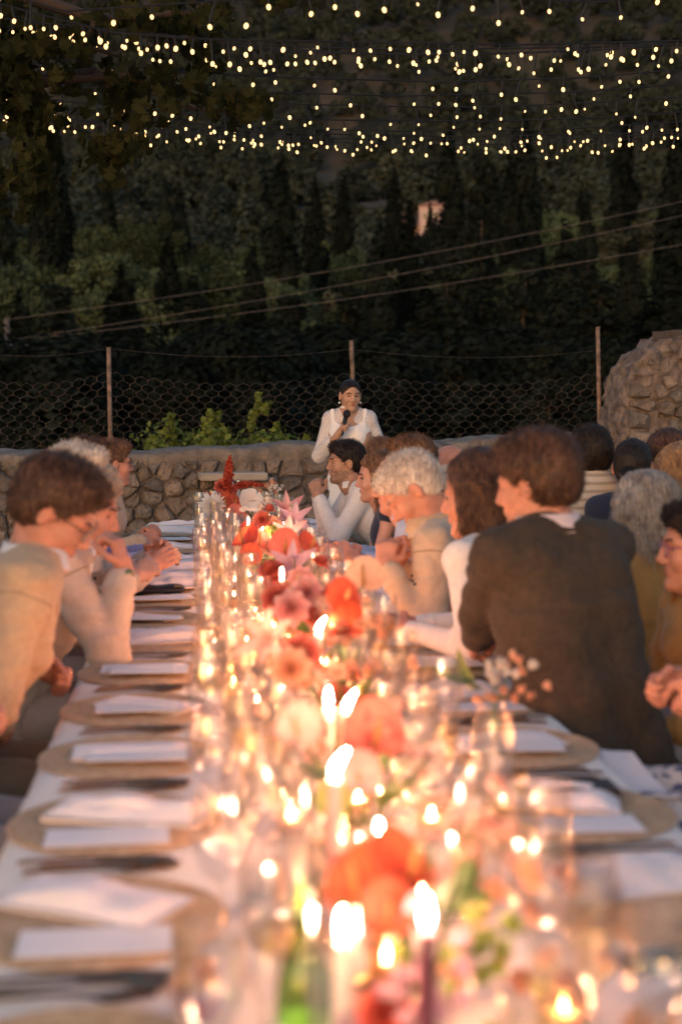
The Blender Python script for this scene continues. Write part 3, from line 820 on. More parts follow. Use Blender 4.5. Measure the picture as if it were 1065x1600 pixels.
def cutlery(kind):
    mb = MB()
    def strip(prof, z0=.004):
        # prof: (y, halfwidth, z)
        V = []; F = []
        for y, w, z in prof: V += [(-w, y, z + z0), (w, y, z + z0), (w, y, z + z0 - .0025), (-w, y, z + z0 - .0025)]
        for i in range(len(prof) - 1):
            a = i * 4; b = a + 4
            for k in range(4): F.append((a + k, a + (k + 1) % 4, b + (k + 1) % 4, b + k))
        F.append((3, 2, 1, 0)); e = (len(prof) - 1) * 4; F.append((e, e + 1, e + 2, e + 3)); mb.add(V, F)
    if kind == 'knife': strip([(-.11, .004, 0), (-.10, .0065, .002), (-.02, .0045, .003), (0, .005, .003), (.01, .010, .002), (.08, .010, .001), (.11, .003, .001)])
    elif kind == 'fork':
        strip([(-.10, .004, 0), (-.09, .0065, .002), (-.01, .0035, .004), (.03, .004, .002), (.045, .011, .001), (.055, .012, .001)])
        for k in range(4): strip([(.054, .0016, .001), (.075, .0016, .003), (.098, .0008, .006)]); mb.V[-12:] = [Vector(v) + Vector((-.0095 + k * .0063, 0, 0)) for v in mb.V[-12:]]
    else: strip([(-.10, .004, 0), (-.09, .0065, .002), (-.01, .0035, .004), (.04, .004, .003), (.055, .014, .001), (.075, .018, .0), (.09, .013, .001), (.098, .004, .002)])
    return mb.me(kind, M_CUT)
CUT = {k: cutlery(k) for k in ('knife', 'fork', 'spoon')}
SET_Y = [1.56 + .487 * i for i in range(16)]
def menu_mesh():
    mb = MB(); mb.box((0, 0, .0008), (.21, .10, .0014)); return mb.me('menu_card', M_PAPER)
MENU = menu_mesh()
def side_name(s): return 'left' if s < 0 else 'right'
for s in (-1, 1):
    for i, y in enumerate(SET_Y):
        rr = random.Random(100 * i + s)
        x = TX0 + .165 if s < 0 else TX1 - .165
        o_ = ORD[i]; sd_ = side_name(s)
        v0 = proj((x, y, Z))[1]
        y_ = y + rr.uniform(-.02, .02)
        o = link('placemat', MATM, None, (x, y_, Z), None, (1, 1, .6)); tag(o, f'round woven jute placemat, {o_} on the {sd_} side of the table', 'placemat', 'woven placemats')
        messy = rr.random() < .6
        nm = rr.choice(NAPS[3:]) if messy else rr.choice(NAPS[:3])
        nx_ = x + (-s) * rr.uniform(-.03, .06)
        o = link('napkin', nm, None, (nx_, y_ + (.05 if messy else .015), Z + .0065), (0, 0, rr.uniform(-.7, .7) + (PI if s > 0 else 0)), rr.uniform(.9, 1.1))
        tag(o, f'{"crumpled" if messy else "folded"} white napkin on the {o_} placemat, {sd_} side', 'napkin', 'white napkins')
        if not (messy and rr.random() < .4):
            o = link('menu_card', MENU, None, (x + rr.uniform(-.02, .03) * -s, y_ - (.105 if messy else .06), Z + (.009 if messy else .019)), (0, 0, rr.uniform(-.06, .06))); tag(o, f'white menu card on the {o_} placemat, {sd_} side', 'menu card', 'menu cards')
        for kn, dy in (('fork', .205), ('knife', -.205), ('spoon', -.232)):
            o = link(kn, CUT[kn], None, (x + rr.uniform(-.02, .02), y_ + dy * 1.06, Z + .001), (0, 0, (PI / 2 if s < 0 else -PI / 2) + PI + rr.uniform(-.08, .08)), 1.15)
            tag(o, f'bronze {kn} beside the {o_} placemat, {sd_} side', kn, 'bronze cutlery')

# ================================================================== GLASSWARE
G_CLEAR = glassmat('clear_glass', (.97, .965, .96), 1.0, .11, .22)
G_CUT = glassmat('ribbed_glass', (.95, .93, .90), 1.0, .14, .28)
G_GREEN = glassmat('green_bottle_glass', (.42, .60, .30), .9, .05, .05)
G_AMBER = glassmat('amber_glass', (.85, .50, .22), .9, .06, .06)
D_WINE = glassmat('pale_wine', (.98, .86, .58), .8, .05, .05)
D_ORANGE = pmat('orange_cocktail', (.75, .42, .12), .3, nscale=4, var=.1)
def glass_lathe(name, prof, mat, n=22): 
    mb = MB(); mb.lathe(prof, n); return mb.me(name, mat, True)
STEMW = [(.034, 0), (.034, .0015), (.012, .004), (.0038, .010), (.0035, .085), (.008, .093), (.026, .108), (.038, .135), (.040, .160), (.036, .195), (.033, .215)]
FLUTE = [(.031, 0), (.031, .0015), (.010, .004), (.0035, .010), (.0035, .070), (.008, .078), (.019, .10), (.0255, .15), (.026, .19), (.0235, .235)]
COUPE = [(.034, 0), (.034, .0015), (.011, .004), (.0036, .010), (.0036, .085), (.012, .092), (.036, .103), (.050, .120), (.054, .142)]
TUMB = [(0, .003), (.031, .003), (.034, .012), (.037, .05), (.039, .095), (.040, .1)]
def drink(prof, zt, eps=.0018):
    zs = [p for p in prof if p[1] >= .078 or prof is TUMB]; out = []; 
    for r, z in zs:
        if z < zt: out.append((max(r - eps, 0), z + .001))
    rt = float(np.interp(zt, [p[1] for p in prof], [p[0] for p in prof])) - eps
    return [(0, out[0][1])] + out + [(rt, zt), (0, zt)]
GL = {'wine_glass': (glass_lathe('bowl', STEMW, G_CLEAR), glass_lathe('drink', drink(STEMW, .145), D_WINE, 16)),
      'champagne_flute': (glass_lathe('bowl', FLUTE, G_CLEAR, 18), glass_lathe('drink', drink(FLUTE, .165), D_WINE, 14)),
      'coupe_glass': (glass_lathe('bowl', COUPE, G_CLEAR), glass_lathe('drink', drink(COUPE, .128), D_ORANGE, 16)),
      'tumbler': (glass_lathe('bowl', TUMB, G_CUT), glass_lathe('drink', drink(TUMB, .06), glassmat('water', (.98, .98, .98), .9, .04, .06), 16))}
GNAME = {'wine_glass': 'stemmed wine glass', 'champagne_flute': 'tall champagne flute', 'coupe_glass': 'wide coupe glass', 'tumbler': 'ribbed water tumbler'}
occupied = []
def put_glass(kind, x, y, full, where, s=1.0):
    t = empty(kind, (x, y, Z), random.random() * 6); t.scale = (s, s, s)
    link('bowl', GL[kind][0], t)
    if full: link('drink', GL[kind][1], t)
    occupied.append((x, y, .045))
    fl = {'wine_glass': 'with pale wine', 'champagne_flute': 'with champagne', 'coupe_glass': 'with an orange cocktail', 'tumbler': 'half full of water'}[kind] if full else 'empty'
    return tag(t, f'{GNAME[kind]} {fl}, {where}', 'glass', 'glassware on the long table')
for s in (-1, 1):
    for i, y in enumerate(SET_Y):
        rr = random.Random(900 + 31 * i + s)
        ks = ['wine_glass', 'wine_glass', 'champagne_flute', 'tumbler', 'wine_glass', 'champagne_flute']
        if (s < 0 and i in (0, 4, 6, 9)): ks[1] = 'coupe_glass'
        for k, kn in enumerate(ks):
            bx = (TX0 + .335 if s < 0 else TX1 - .345) + (-s) * [.0, .075, .05, .13, .15, .12][k]
            by = y + [-.12, .10, .01, -.045, .19, -.17][k]
            full = (kn == 'coupe_glass') or rr.random() < [.35, .2, .45, .6, .2, .3][k]
            put_glass(kn, bx + rr.uniform(-.015, .015), by + rr.uniform(-.02, .02), full, f'{["outermost", "inner", "middle", "low inner", "innermost", "slim innermost"][k]} at the {ORD[i]} {side_name(s)} setting', rr.uniform(.94, 1.05))
for i in range(38):
    rr = random.Random(4000 + i); y = 1.55 + i * .20
    put_glass(rr.choice(['wine_glass', 'champagne_flute', 'tumbler', 'wine_glass']), TC + rr.choice([-.15, -.09, .10, .16]) + rr.uniform(-.03, .03), y, rr.random() < .4, f'among the flowers level with the {ORD[min(15, int((y - 1.3) / .487))]} setting', rr.uniform(.92, 1.05))
for k, (x, y, kn) in enumerate([(.08, 5.3, 'champagne_flute'), (.02, 6.1, 'champagne_flute'), (-.02, 8.2, 'champagne_flute'), (.02, 3.2, 'wine_glass')]): 
    put_glass(kn, x, y, True, ['beside the clasped hands at left', 'beyond the black napkin at left', 'at the far left end of the table', 'in front of the crumpled napkins at left'][k])

# ================================================================== CANDLES
M_FL = emat('flame', (1.0, .53, .33), 205.0, True)
M_FL.cycles.emission_sampling = 'FRONT'
M_WICK = pmat('wick', (.02, .015, .01), .9)
def waxmat(name, c): 
    if name in MATS: return MATS[name]
    m = pmat(name, c, .45, nscale=3, var=.05, sub=.0); 
    return m
WAX = {'cream': waxmat('cream_wax', (.80, .68, .55)), 'maroon': waxmat('maroon_wax', (.20, .05, .07)), 'pink': waxmat('pink_wax', (.72, .40, .36)), 'mauve': waxmat('mauve_wax', (.42, .25, .30))}
def flame_mesh(h, r, lean=0.0):
    mb = MB(); pr = [(0, 0), (.55, .08), (.95, .25), (1.0, .38), (.8, .6), (.42, .82), (.12, .96), (0, 1.0)]
    mb.lathe([(a * r, b * h) for a, b in pr], 9)
    mb.V = [Vector((v[0] + lean * (v[2] / h) ** 2 * h, v[1], v[2])) for v in mb.V]
    return mb.me('flame', M_FL, True)
FLT = [flame_mesh(.032, .0046, l) for l in (0.0, .5, .25)]; FLV = flame_mesh(.014, .0038)
HOLD = {}
def holder_mesh(h):
    mb = MB(); mb.lathe([(0, 0), (.036, 0), (.036, .004), (.014, .010), (.006, .02), (.006, h - .03), (.011, h - .022), (.015, h - .005), (.0155, h), (.0115, h), (.0115, h - .015), (0, h - .015)], 18)
    return mb
def taper(x, y, ztip, col, label, lean=0, lit=True, holder='brass'):
    hh = .09; H = ztip - Z - hh; t = empty('taper_candle', (x, y, Z)); tag(t, label, 'candle', 'tall taper candles')
    mh = pmat('brass', (.55, .36, .16), .3, metal=1.0, nscale=4) if holder == 'brass' else G_CUT
    o = holder_mesh(hh).build('holder', mh, t, True)
    mb = MB(); mb.lathe([(.0112, hh - .014), (.0112, hh + .02), (.0095, hh + H * .7), (.0088, hh + H - .004), (.006, hh + H), (0, hh + H - .002)], 14); c = mb.build('wax_stick', WAX[col], t, True)
    MB().tube([(0, 0, hh + H - .003), (.001, 0, hh + H + .008)], .0009, 5).build('wick', M_WICK, t)
    if lit: link('flame', FLT[lean], t, (0, 0, hh + H + .002))
    occupied.append((x, y, .04)); return t
M_VG = glassmat('votive_glass', (.97, .84, .72), 1.0, .12, .10)
def votive_mesh():
    mb = MB(); n = 24; prof = [(0, .004), (.024, .004), (.028, .010), (.031, .035), (.0335, .062), (.0315, .062), (.0285, .034), (.025, .012), (0, .010)]
    mb.lathe(prof, n); mb.V = [Vector(v) * 1.0 if i % 2 else Vector((v[0] * .94, v[1] * .94, v[2])) for i, v in enumerate(mb.V)]
    return mb.me('cup', M_VG, True)
VOT = votive_mesh(); _m = MB(); _m.lathe([(0, .011), (.0215, .011), (.0225, .026), (.010, .0255), (0, .0245)], 16); VWAX = _m.me('wax', WAX['cream'], True)
def votive(x, y, label):
    t = empty('votive_candle', (x, y, Z)); tag(t, label, 'candle', 'tealights in glass cups')
    link('cup', VOT, t); link('wax', VWAX, t); link('flame', FLV, t, (0, 0, .028)); occupied.append((x, y, .035)); return t
def fy(u, v, y): p = atY(u, v, y); return p.x, p.z
for (u, v, y, col, lean, lb) in [
  (666, 1452, 1.36, 'maroon', 0, 'maroon taper candle nearest the camera, its flame the largest'),
  (592, 1322, 1.78, 'pink', 0, 'pink taper candle just beyond the nearest one, flame upright'),
  (534, 1470, 1.42, 'cream', 0, 'short cream candle beside the green bottle'),
  (522, 1215, 1.72, 'pink', 1, 'pink taper with its flame beside the big coral anthurium'),
  (541, 1112, 2.3, 'cream', 1, 'cream taper with a flame leaning right above the coral anthurium'),
  (513, 1106, 2.36, 'cream', 0, 'cream taper close on the left of the leaning flame'),
  (497, 990, 2.95, 'cream', 1, 'cream taper burning left of the two orange blooms'),
  (405, 838, 5.4, 'pink', 1, 'pink taper lit below the white orchid'),
  (388, 820, 6.2, 'cream', 0, 'cream taper lit in front of the orange plumes'),
  (440, 905, 4.0, 'cream', 0, 'cream taper lit in the middle of the rose arrangement'),
  (455, 870, 4.9, 'pink', 0, 'pink taper lit behind the purple blooms')]:
    x, z = fy(u, v, y); taper(x, y, z, col, lb, lean)
for (u, v, y, col, lb) in [(363, 752, 7.9, 'pink', 'unlit pink taper left of two others among the orange plumes'), (372, 750, 7.95, 'cream', 'unlit cream taper standing in the middle of three'), (380, 772, 7.9, 'mauve', 'unlit mauve taper, shortest of three')]:
    x, z = fy(u, v, y); taper(x, y, z, col, lb, 0, False)
rv = random.Random(21); vk = 0
VS_ = [(.10, 1.42), (.24, 1.80), (.43, 1.62), (.12, 1.9), (.34, 2.05), (.22, 2.25), (.40, 2.42), (.16, 2.6), (.30, 2.75), (.42, 3.0), (.20, 3.05), (.30, 3.3), (.14, 3.45), (.38, 3.55), (.24, 3.75), (.34, 3.95), (.17, 4.1), (.28, 4.3), (.40, 4.45), (.22, 4.6), (.32, 4.85), (.18, 5.0), (.36, 5.25), (.25, 5.45), (.31, 5.8), (.2, 6.05), (.35, 6.35), (.25, 6.7), (.31, 7.1), (.2, 7.5), (.3, 8.1), (.24, 8.6)]
VS_ += [(TC + rv.uniform(-.17, .16), 2.3 + 4.6 * rv.random() ** 1.1) for _ in range(26)]; VS_.sort(key=lambda q: q[1])  # extra tealights scattered in to give the glassware more glints
for k, (x, y) in enumerate(VS_):
    votive(x + rv.uniform(-.02, .02), y + rv.uniform(-.03, .03), f'lit tealight in a ribbed glass cup {"left" if x < TC else "right"} of the flowers, by the {ORD[min(15, max(0, round((y - 1.56) / .487)))]} setting')
# bottles and a dark jar
def bottle(x, y, mat, s, label):
    t = empty('bottle', (x, y, Z)); tag(t, label, 'bottle')
    m = MB(); m.lathe([(0, 0), (.036, 0), (.037, .01), (.037, .15), (.030, .19), (.015, .225), (.0135, .28), (.015, .282), (.015, .295), (.0125, .296)], 20)
    m.build('body', mat, t, True); mm = MB(); mm.lathe([(.0375, .05), (.0375, .12)], 20); mm.build('paper_label', M_PAPER, t, True); t.scale = (s, s, s)
x, z = fy(476, 1520, 1.45); bottle(x, 1.45, G_GREEN, .85, 'green glass bottle among the nearest glasses')
x, z = fy(305, 1500, 1.62); 
t = empty('amber_jar', (x, 1.70, Z)); t.scale = (.7, .7, .7); tag(t, 'amber brown glass jar near the left nearest placemat', 'jar')
_m = MB(); _m.lathe([(0, 0), (.035, 0), (.044, .02), (.046, .06), (.034, .095), (.030, .105)], 20); _m.build('body', G_AMBER, t, True)
_m = MB(); _m.lathe([(0, .003), (.033, .003), (.041, .02), (.042, .05), (0, .05)], 16); _m.build('filling', pmat('dark_honey', (.35, .13, .03), .3), t, True)

# dark cloth bundle and black leather case by the left hand guests
_g = napkin_mesh(41, .24, .12, 1.0); 
p = atZ(243, 935, TZ)
def pouch():
    t = empty('black_pouch', (p.x, p.y, Z + .012)); tag(t, 'soft black leather pouch lying on the left side of the table', 'pouch')
    mb = MB(); n = 16; m = 14; V = []; F = []
    for i in range(n + 1):
        s = i / n; w = .052 * (1 - .35 * abs(2 * s - 1) ** 3); h = .020 * (1 - .55 * abs(2 * s - 1) ** 4) + .004 * math.sin(s * 9)
        for k in range(m):
            a = 2 * PI * k / m; V.append((-.115 + .23 * s, w * math.cos(a), .02 + h * math.sin(a)))
    for i in range(n):
        for k in range(m): F.append((i * m + k, i * m + (k + 1) % m, (i + 1) * m + (k + 1) % m, (i + 1) * m + k))
    F.append(tuple(range(m - 1, -1, -1))); F.append(tuple(n * m + k for k in range(m)))
    mb.add(V, F).build('body', pmat('black_leather', (.02, .018, .02), .45, bump=.3, bscale=60), t, True)
    mb = MB(); mb.box((.09, -.035, .036), (.03, .02, .006)).build('clasp', M_CUT, t)
pouch()
o = link('napkin', napkin_mesh(43, .30, .26, 1.9), None, (p.x + .03, p.y + .26, Z + .012), (0, 0, .4)); tag(o, 'large bunched up white napkin heaped behind the black pouch', 'napkin')
p2_ = atZ(880, 1255, TZ)
o = empty('dark_tray', (p2_.x, p2_.y, Z + .012)); tag(o, 'dark flat case lying on the right side by the patterned dress', 'case')
_m = MB(); _m.box((0, 0, .011), (.20, .085, .02)); q = _m.build('body', pmat('dark_case', (.035, .022, .018), .5), o); b_ = q.modifiers.new('bevel', 'BEVEL'); b_.width = .006; b_.segments = 3
_m = MB(); _m.box((.035, -.044, .012), (.006, .003, .014)); _m.build('clasp', pmat('gold_clasp', (.8, .55, .2), .3, metal=1.0), o)

# ================================================================== FLOWERS
def petmat(name, c, c2, tr=.35, rough=.5):
    if name in MATS: return MATS[name]
    m, n, out = mat_nodes(name)
    tc = n.nodes.new('ShaderNodeTexCoord'); no = n.nodes.new('ShaderNodeTexNoise'); no.inputs['Scale'].default_value = 28; n.links.new(tc.outputs['Object'], no.inputs['Vector'])
    rp = n.nodes.new('ShaderNodeValToRGB'); rp.color_ramp.elements[0].position = .35; rp.color_ramp.elements[1].position = .7
    rp.color_ramp.elements[0].color = (*c2, 1); rp.color_ramp.elements[1].color = (*c, 1); n.links.new(no.outputs['Fac'], rp.inputs[0])
    b = n.nodes.new('ShaderNodeBsdfPrincipled'); b.inputs['Roughness'].default_value = rough; n.links.new(rp.outputs[0], b.inputs['Base Color'])
    t = n.nodes.new('ShaderNodeBsdfTranslucent'); n.links.new(rp.outputs[0], t.inputs[0]); mx = n.nodes.new('ShaderNodeMixShader'); mx.inputs[0].default_value = tr
    n.links.new(b.outputs[0], mx.inputs[1]); n.links.new(t.outputs[0], mx.inputs[2]); n.links.new(mx.outputs[0], out.inputs[0]); MATS[name] = m; return m
PC = {'orange': petmat('orange_petal', (.72, .13, .05), (.50, .06, .03)), 'coral': petmat('coral_petal', (.78, .22, .15), (.60, .12, .09)), 'blush': petmat('blush_petal', (.90, .62, .50), (.80, .44, .36)),
      'peach': petmat('peach_petal', (.90, .58, .38), (.85, .42, .26)), 'pink': petmat('pink_petal', (.88, .50, .45), (.78, .34, .33)), 'mauve': petmat('mauve_petal', (.72, .48, .54), (.58, .34, .42)),
      'white': petmat('white_petal', (.90, .85, .78), (.84, .74, .64)), 'lime': petmat('lime_petal', (.45, .50, .12), (.28, .34, .08)), 'green': petmat('stem_green', (.16, .24, .06), (.08, .14, .03), .15)}
def petal_grid(L, Wd, cup, curl, tipy=1.0, n=6, m=5):
    """petal along +Y from origin, returns V, F"""
    V = []; F = []
    for i in range(n + 1):
        s = i / n; w = Wd * math.sin(PI * min(1, s ** .75 * .93 + .07)) ** .7 if s < 1 else Wd * .12 * tipy
        for k in range(m):
            q = 2 * k / (m - 1) - 1; V.append(Vector((q * w, L * s, cup * L * s * s - curl * w * q * q * .6 + .02 * L * math.sin(q * 5 + s * 6))))
    for i in range(n):
        for k in range(m - 1): F.append((i * m + k, i * m + k + 1, (i + 1) * m + k + 1, (i + 1) * m + k))
    return V, F
def ringflower(mb, layers, seed):
    rr = random.Random(seed)
    for n, L, W_, elev, cup, off, z in layers:
        for k in range(n):
            V, F = petal_grid(L * rr.uniform(.88, 1.1), W_, cup, -.5)
            M = Matrix.Rotation(2 * PI * (k + off) / n + rr.uniform(-.1, .1), 3, 'Z') @ Matrix.Rotation(elev + rr.uniform(-.08, .08), 3, 'X')
            mb.add([M @ v + Vector((0, 0, z)) for v in V], F)
FM = {}
def fm(kind, col):
    key = (kind, col)
    if key in FM: return FM[key]
    mb = MB()
    if kind == 'rose': ringflower(mb, [(3, .022, .012, 1.35, .2, 0, 0), (5, .028, .016, 1.15, .15, .3, -.003), (6, .034, .019, .85, .1, .1, -.006), (7, .038, .021, .5, .0, .6, -.010), (8, .042, .022, .2, -.1, .2, -.013)], 1)
    elif kind == 'dahlia': ringflower(mb, [(7, .016, .004, 1.2, .1, 0, .006), (11, .026, .005, .9, .1, .5, .004), (15, .036, .006, .6, .1, 0, .002), (18, .046, .007, .3, .05, .4, 0), (20, .052, .007, .05, 0, .2, -.003)], 2)
    elif kind == 'orchid': ringflower(mb, [(2, .046, .034, .35, .05, .25, 0), (3, .044, .020, .2, 0, .0, -.002), (1, .02, .012, 1.0, .3, .5, .004)], 3)
    elif kind == 'lily': ringflower(mb, [(6, .07, .013, .7, -.35, 0, 0)], 4)
    elif kind == 'daisy': ringflower(mb, [(12, .022, .005, .35, .0, 0, 0), (6, .01, .004, 1.1, 0, 0, .002)], 5)
    elif kind == 'anthurium':
        n, m = 16, 9; V = []; F = []
        for i in range(m + 1):
            s = i / m
            for k in range(n * 2):
                a = 2 * PI * k / (n * 2); r = (1 - .42 * abs(math.cos(a / 2)) ** 6 * 1.0) * (.62 + .38 * abs(math.sin(a / 2)) ** .6)
                x = math.sin(a) * r * .95 * s; y = -math.cos(a) * r * 1.15 * s + .12 * s
                V.append((x * .055, y * .055, .010 * s * s * (1.6 * math.cos(a) ** 2 + .3) + .0012 * math.sin(a * 9) * s))
        for i in range(m):
            for k in range(n * 2): F.append((i * 2 * n + k, i * 2 * n + (k + 1) % (2 * n), (i + 1) * 2 * n + (k + 1) % (2 * n), (i + 1) * 2 * n + k))
        mb.add(V, F)
    me = mb.me(kind, PC[col], True)
    FM[key] = me; return me
_m = MB(); _m.tube([(0, 0, 0), (0, .004, .012), (0, .016, .032), (0, .026, .05)], [.004, .0045, .004, .002], 8); SPADIX = _m.me('spadix', petmat('yellow_spadix', (.75, .45, .15), (.6, .3, .1)), True)
def plume_mesh(col, seed, L=.16, bend=.3):
    cs = []; rs = []
    for i in range(15):
        s = i / 14; w = .022 * math.sin(PI * min(1, s * .85 + .12)) + .003; cs.append((bend * L * s * s, .006 * math.sin(i), L * s)); rs.append((w, w, L * .07))
    V, F = leaf_cloud(cs, rs, 1500, .006, seed, jit=.8, shell=.35)
    return mesh_np('plume', V, F, PC[col], smooth=False)
def sprig_mesh(col, seed):
    g = np.random.default_rng(seed); cs = g.normal(size=(14, 3)) * np.array([.03, .03, .035]); V, F = leaf_cloud(cs, [(.009, .009, .009)] * 14, 420, .007, seed, jit=.9, shell=.2)
    return mesh_np('sprig', V, F, PC[col], smooth=False)
PL = {(c, b): plume_mesh(c, 5 + k, bend=b) for k, (c, b) in enumerate([('orange', .1), ('orange', .9), ('coral', .4), ('orange', -.7)])}
SPR = {c: sprig_mesh(c, k) for k, c in enumerate(['white', 'lime', 'mauve', 'blush', 'peach'])}
M_VASE = glassmat('vase_glass', (.96, .95, .93), 1.0, .07, .07)
def vase(h, r):
    mb = MB(); mb.lathe([(0, .004), (r * .8, .004), (r, .02), (r * 1.05, h * .45), (r * .7, h * .8), (r * .75, h)], 20); return mb
CAMV = Vector((0, 0, CAM_H))
def arrangement(bx, by, flowers, label, leaves=10, seed=0, fill=()):
    """flowers: (kind, colour, pixel u, pixel v, distance, size, turn)"""
    t = empty('flower_arrangement', (bx, by, Z)); tag(t, label, 'flowers', 'flower arrangements along the table')
    rr = random.Random(seed); vh = .12; vase(vh, .042).build('vase', M_VASE, t, True)
    heads = []
    for (k, c, u, v, y, s, face) in flowers:
        w = atY(u, v, y); heads.append((k, c, w - Vector((bx, by, Z)), s, face))
    for (k, c, n, sp) in fill:
        for i in range(n): 
            a = rr.random() * 6.28; q = rr.random() ** .5 * sp; heads.append((k, c, Vector((math.cos(a) * q, math.sin(a) * q, .13 + rr.random() * .13 + (sp - q) * .4)), rr.uniform(.8, 1.15), None))
    for (k, c, p, s, face) in heads:
        st = MB(); b0 = Vector((rr.uniform(-.02, .02), rr.uniform(-.02, .02), .02)); mid = Vector((p.x * .35, p.y * .35, max(.12, p.z * .6)))
        st.tube([b0, mid, p], .0022, 5); st.build('stem', PC['green'], t, True)
        d = Vector((p.x, p.y, .06 + p.z * .4)).normalized(); 
        if face is not None: d = (Vector(face)).normalized()
        if k == 'plume': o = link('plume', PL[c], t, p - Vector((0, 0, .05)), (rr.uniform(-.2, .2), rr.uniform(-.2, .2), rr.random() * .5), s)
        elif k == 'sprig': o = link('sprig', SPR[c], t, p, (rr.random(), rr.random(), rr.random()), s); o['kind'] = 'stuff'
        else:
            q = d.to_track_quat('Z', 'Y'); o = link({'rose': 'rose_head', 'dahlia': 'dahlia_head', 'orchid': 'orchid_flower', 'lily': 'lily_flower', 'daisy': 'small_blossom', 'anthurium': 'anthurium_flower'}[k], fm(k, c), t, p, q.to_euler(), s)
            if k == 'anthurium': link('spadix', SPADIX, o)
    for i in range(leaves):
        a = rr.random() * 6.28; L = rr.uniform(.05, .10); V, F = petal_grid(L, L * .28, rr.uniform(-.5, .2), .6)
        M = Matrix.Rotation(a, 3, 'Z') @ Matrix.Rotation(rr.uniform(.1, .9), 3, 'X')
        off = Vector((math.cos(a + PI / 2) * .04, math.sin(a + PI / 2) * .04, rr.uniform(.09, .18)))
        MB().add([M @ v + off for v in V], F).build('leaf', PC['lime'] if rr.random() < .35 else PC['green'], t, True)
    occupied.append((bx, by, .06)); return t
UP = (0, -.3, 1); FC = (0, -1, .25); FL_ = (-.5, -.8, .3); FR_ = (.5, -.8, .4)
arrangement(.26, 1.62, [('anthurium', 'orange', 640, 1372, 1.60, .95, (.5, -.5, .8)), ('anthurium', 'orange', 560, 1405, 1.62, 1.0, (-.4, -.6, .6)), ('anthurium', 'orange', 605, 1440, 1.55, .7, (0, -.8, .4)), ('rose', 'coral', 600, 1590, 1.5, .9, FC), ('sprig', 'blush', 760, 1330, 1.75, 1.2, None), ('sprig', 'peach', 780, 1450, 1.6, 1.3, None), ('sprig', 'lime', 745, 1505, 1.5, 1.1, None), ('sprig', 'mauve', 650, 1560, 1.45, 1.0, None)], 'nearest arrangement, glossy orange anthuriums beside the largest candle flame', 8, 1, [('daisy', 'blush', 5, .13)])
arrangement(.25, 2.18, [('anthurium', 'coral', 585, 1165, 2.15, 1.05, (.15, -.8, .5)), ('anthurium', 'pink', 560, 1222, 2.1, .75, (-.1, -.9, .1)), ('anthurium', 'lime', 520, 1262, 2.05, .6, (-.4, -.7, .3)), ('anthurium', 'blush', 465, 1150, 2.0, .7, (-.3, -.8, .5)), ('sprig', 'white', 660, 1200, 2.2, 1.2, None)], 'arrangement with the large coral anthurium hanging over a pink one', 8, 2, [('daisy', 'blush', 5, .14), ('sprig', 'blush', 2, .12)])
arrangement(.29, 2.85, [('rose', 'coral', 470, 1022, 2.8, 1.1, FC), ('rose', 'peach', 455, 1045, 2.75, 1.1, FC), ('anthurium', 'orange', 538, 945, 3.0, .85, (.3, -.8, .5)), ('anthurium', 'orange', 542, 982, 2.95, .9, (.3, -.9, .2)), ('sprig', 'peach', 560, 1010, 2.9, 1.2, None), ('lily', 'blush', 420, 1000, 2.9, 1.0, FL_)], 'arrangement of coral roses with two orange blooms stacked at its right', 9, 3, [('rose', 'coral', 3, .10), ('daisy', 'peach', 5, .14)])
arrangement(.27, 3.6, [('anthurium', 'peach', 568, 915, 3.7, 1.15, (-.2, -.75, .6)), ('rose', 'pink', 480, 925, 3.6, 1.1, FC), ('rose', 'coral', 430, 935, 3.55, 1.1, FL_), ('rose', 'pink', 455, 950, 3.5, 1.2, FC), ('rose', 'blush', 500, 965, 3.55, 1.1, FC)], 'arrangement with one broad pale peach anthurium reaching over the glasses', 10, 4, [('rose', 'coral', 3, .11), ('sprig', 'peach', 3, .14)])
arrangement(.29, 4.5, [('lily', 'mauve', 455, 885, 4.5, 1.3, FC), ('rose', 'coral', 425, 900, 4.45, 1.1, FL_), ('plume', 'orange', 488, 862, 4.6, 1.0, None), ('rose', 'pink', 470, 905, 4.4, 1.1, FC), ('anthurium', 'coral', 440, 865, 4.6, 1.2, FC)] if False else [('lily', 'mauve', 455, 885, 4.5, 1.3, FC), ('rose', 'coral', 425, 900, 4.45, 1.1, FL_), ('rose', 'pink', 470, 905, 4.4, 1.1, FC), ('anthurium', 'coral', 445, 862, 4.6, 1.1, FC), ('anthurium', 'orange', 485, 858, 4.55, .9, (.6, -.6, .7))], 'arrangement with mauve lilies between pink roses in the middle of the table', 10, 5, [('rose', 'coral', 3, .12), ('daisy', 'mauve', 4, .14)])
arrangement(.27, 5.4, [('anthurium', 'orange', 380, 850, 5.3, 1.2, (-.5, -.5, .8)), ('anthurium', 'coral', 405, 855, 5.3, 1.2, (.2, -.6, .8)), ('rose', 'peach', 430, 850, 5.4, 1.1, FC), ('anthurium', 'orange', 392, 875, 5.2, .9, FC), ('lily', 'pink', 450, 835, 5.5, 1.2, FC)], 'arrangement with red-orange anthuriums spread flat to its left', 10, 6, [('rose', 'blush', 4, .13), ('sprig', 'lime', 2, .1)])
arrangement(.29, 6.5, [('lily', 'pink', 445, 800, 6.6, 1.5, FR_), ('rose', 'peach', 428, 820, 6.5, 1.1, FC), ('rose', 'coral', 410, 812, 6.5, 1.1, FC), ('lily', 'mauve', 460, 812, 6.5, 1.3, FC), ('sprig', 'white', 418, 795, 6.6, 1.5, None)], 'arrangement with a pink star lily at its top right', 10, 7, [('rose', 'blush', 4, .12), ('rose', 'coral', 3, .12)])
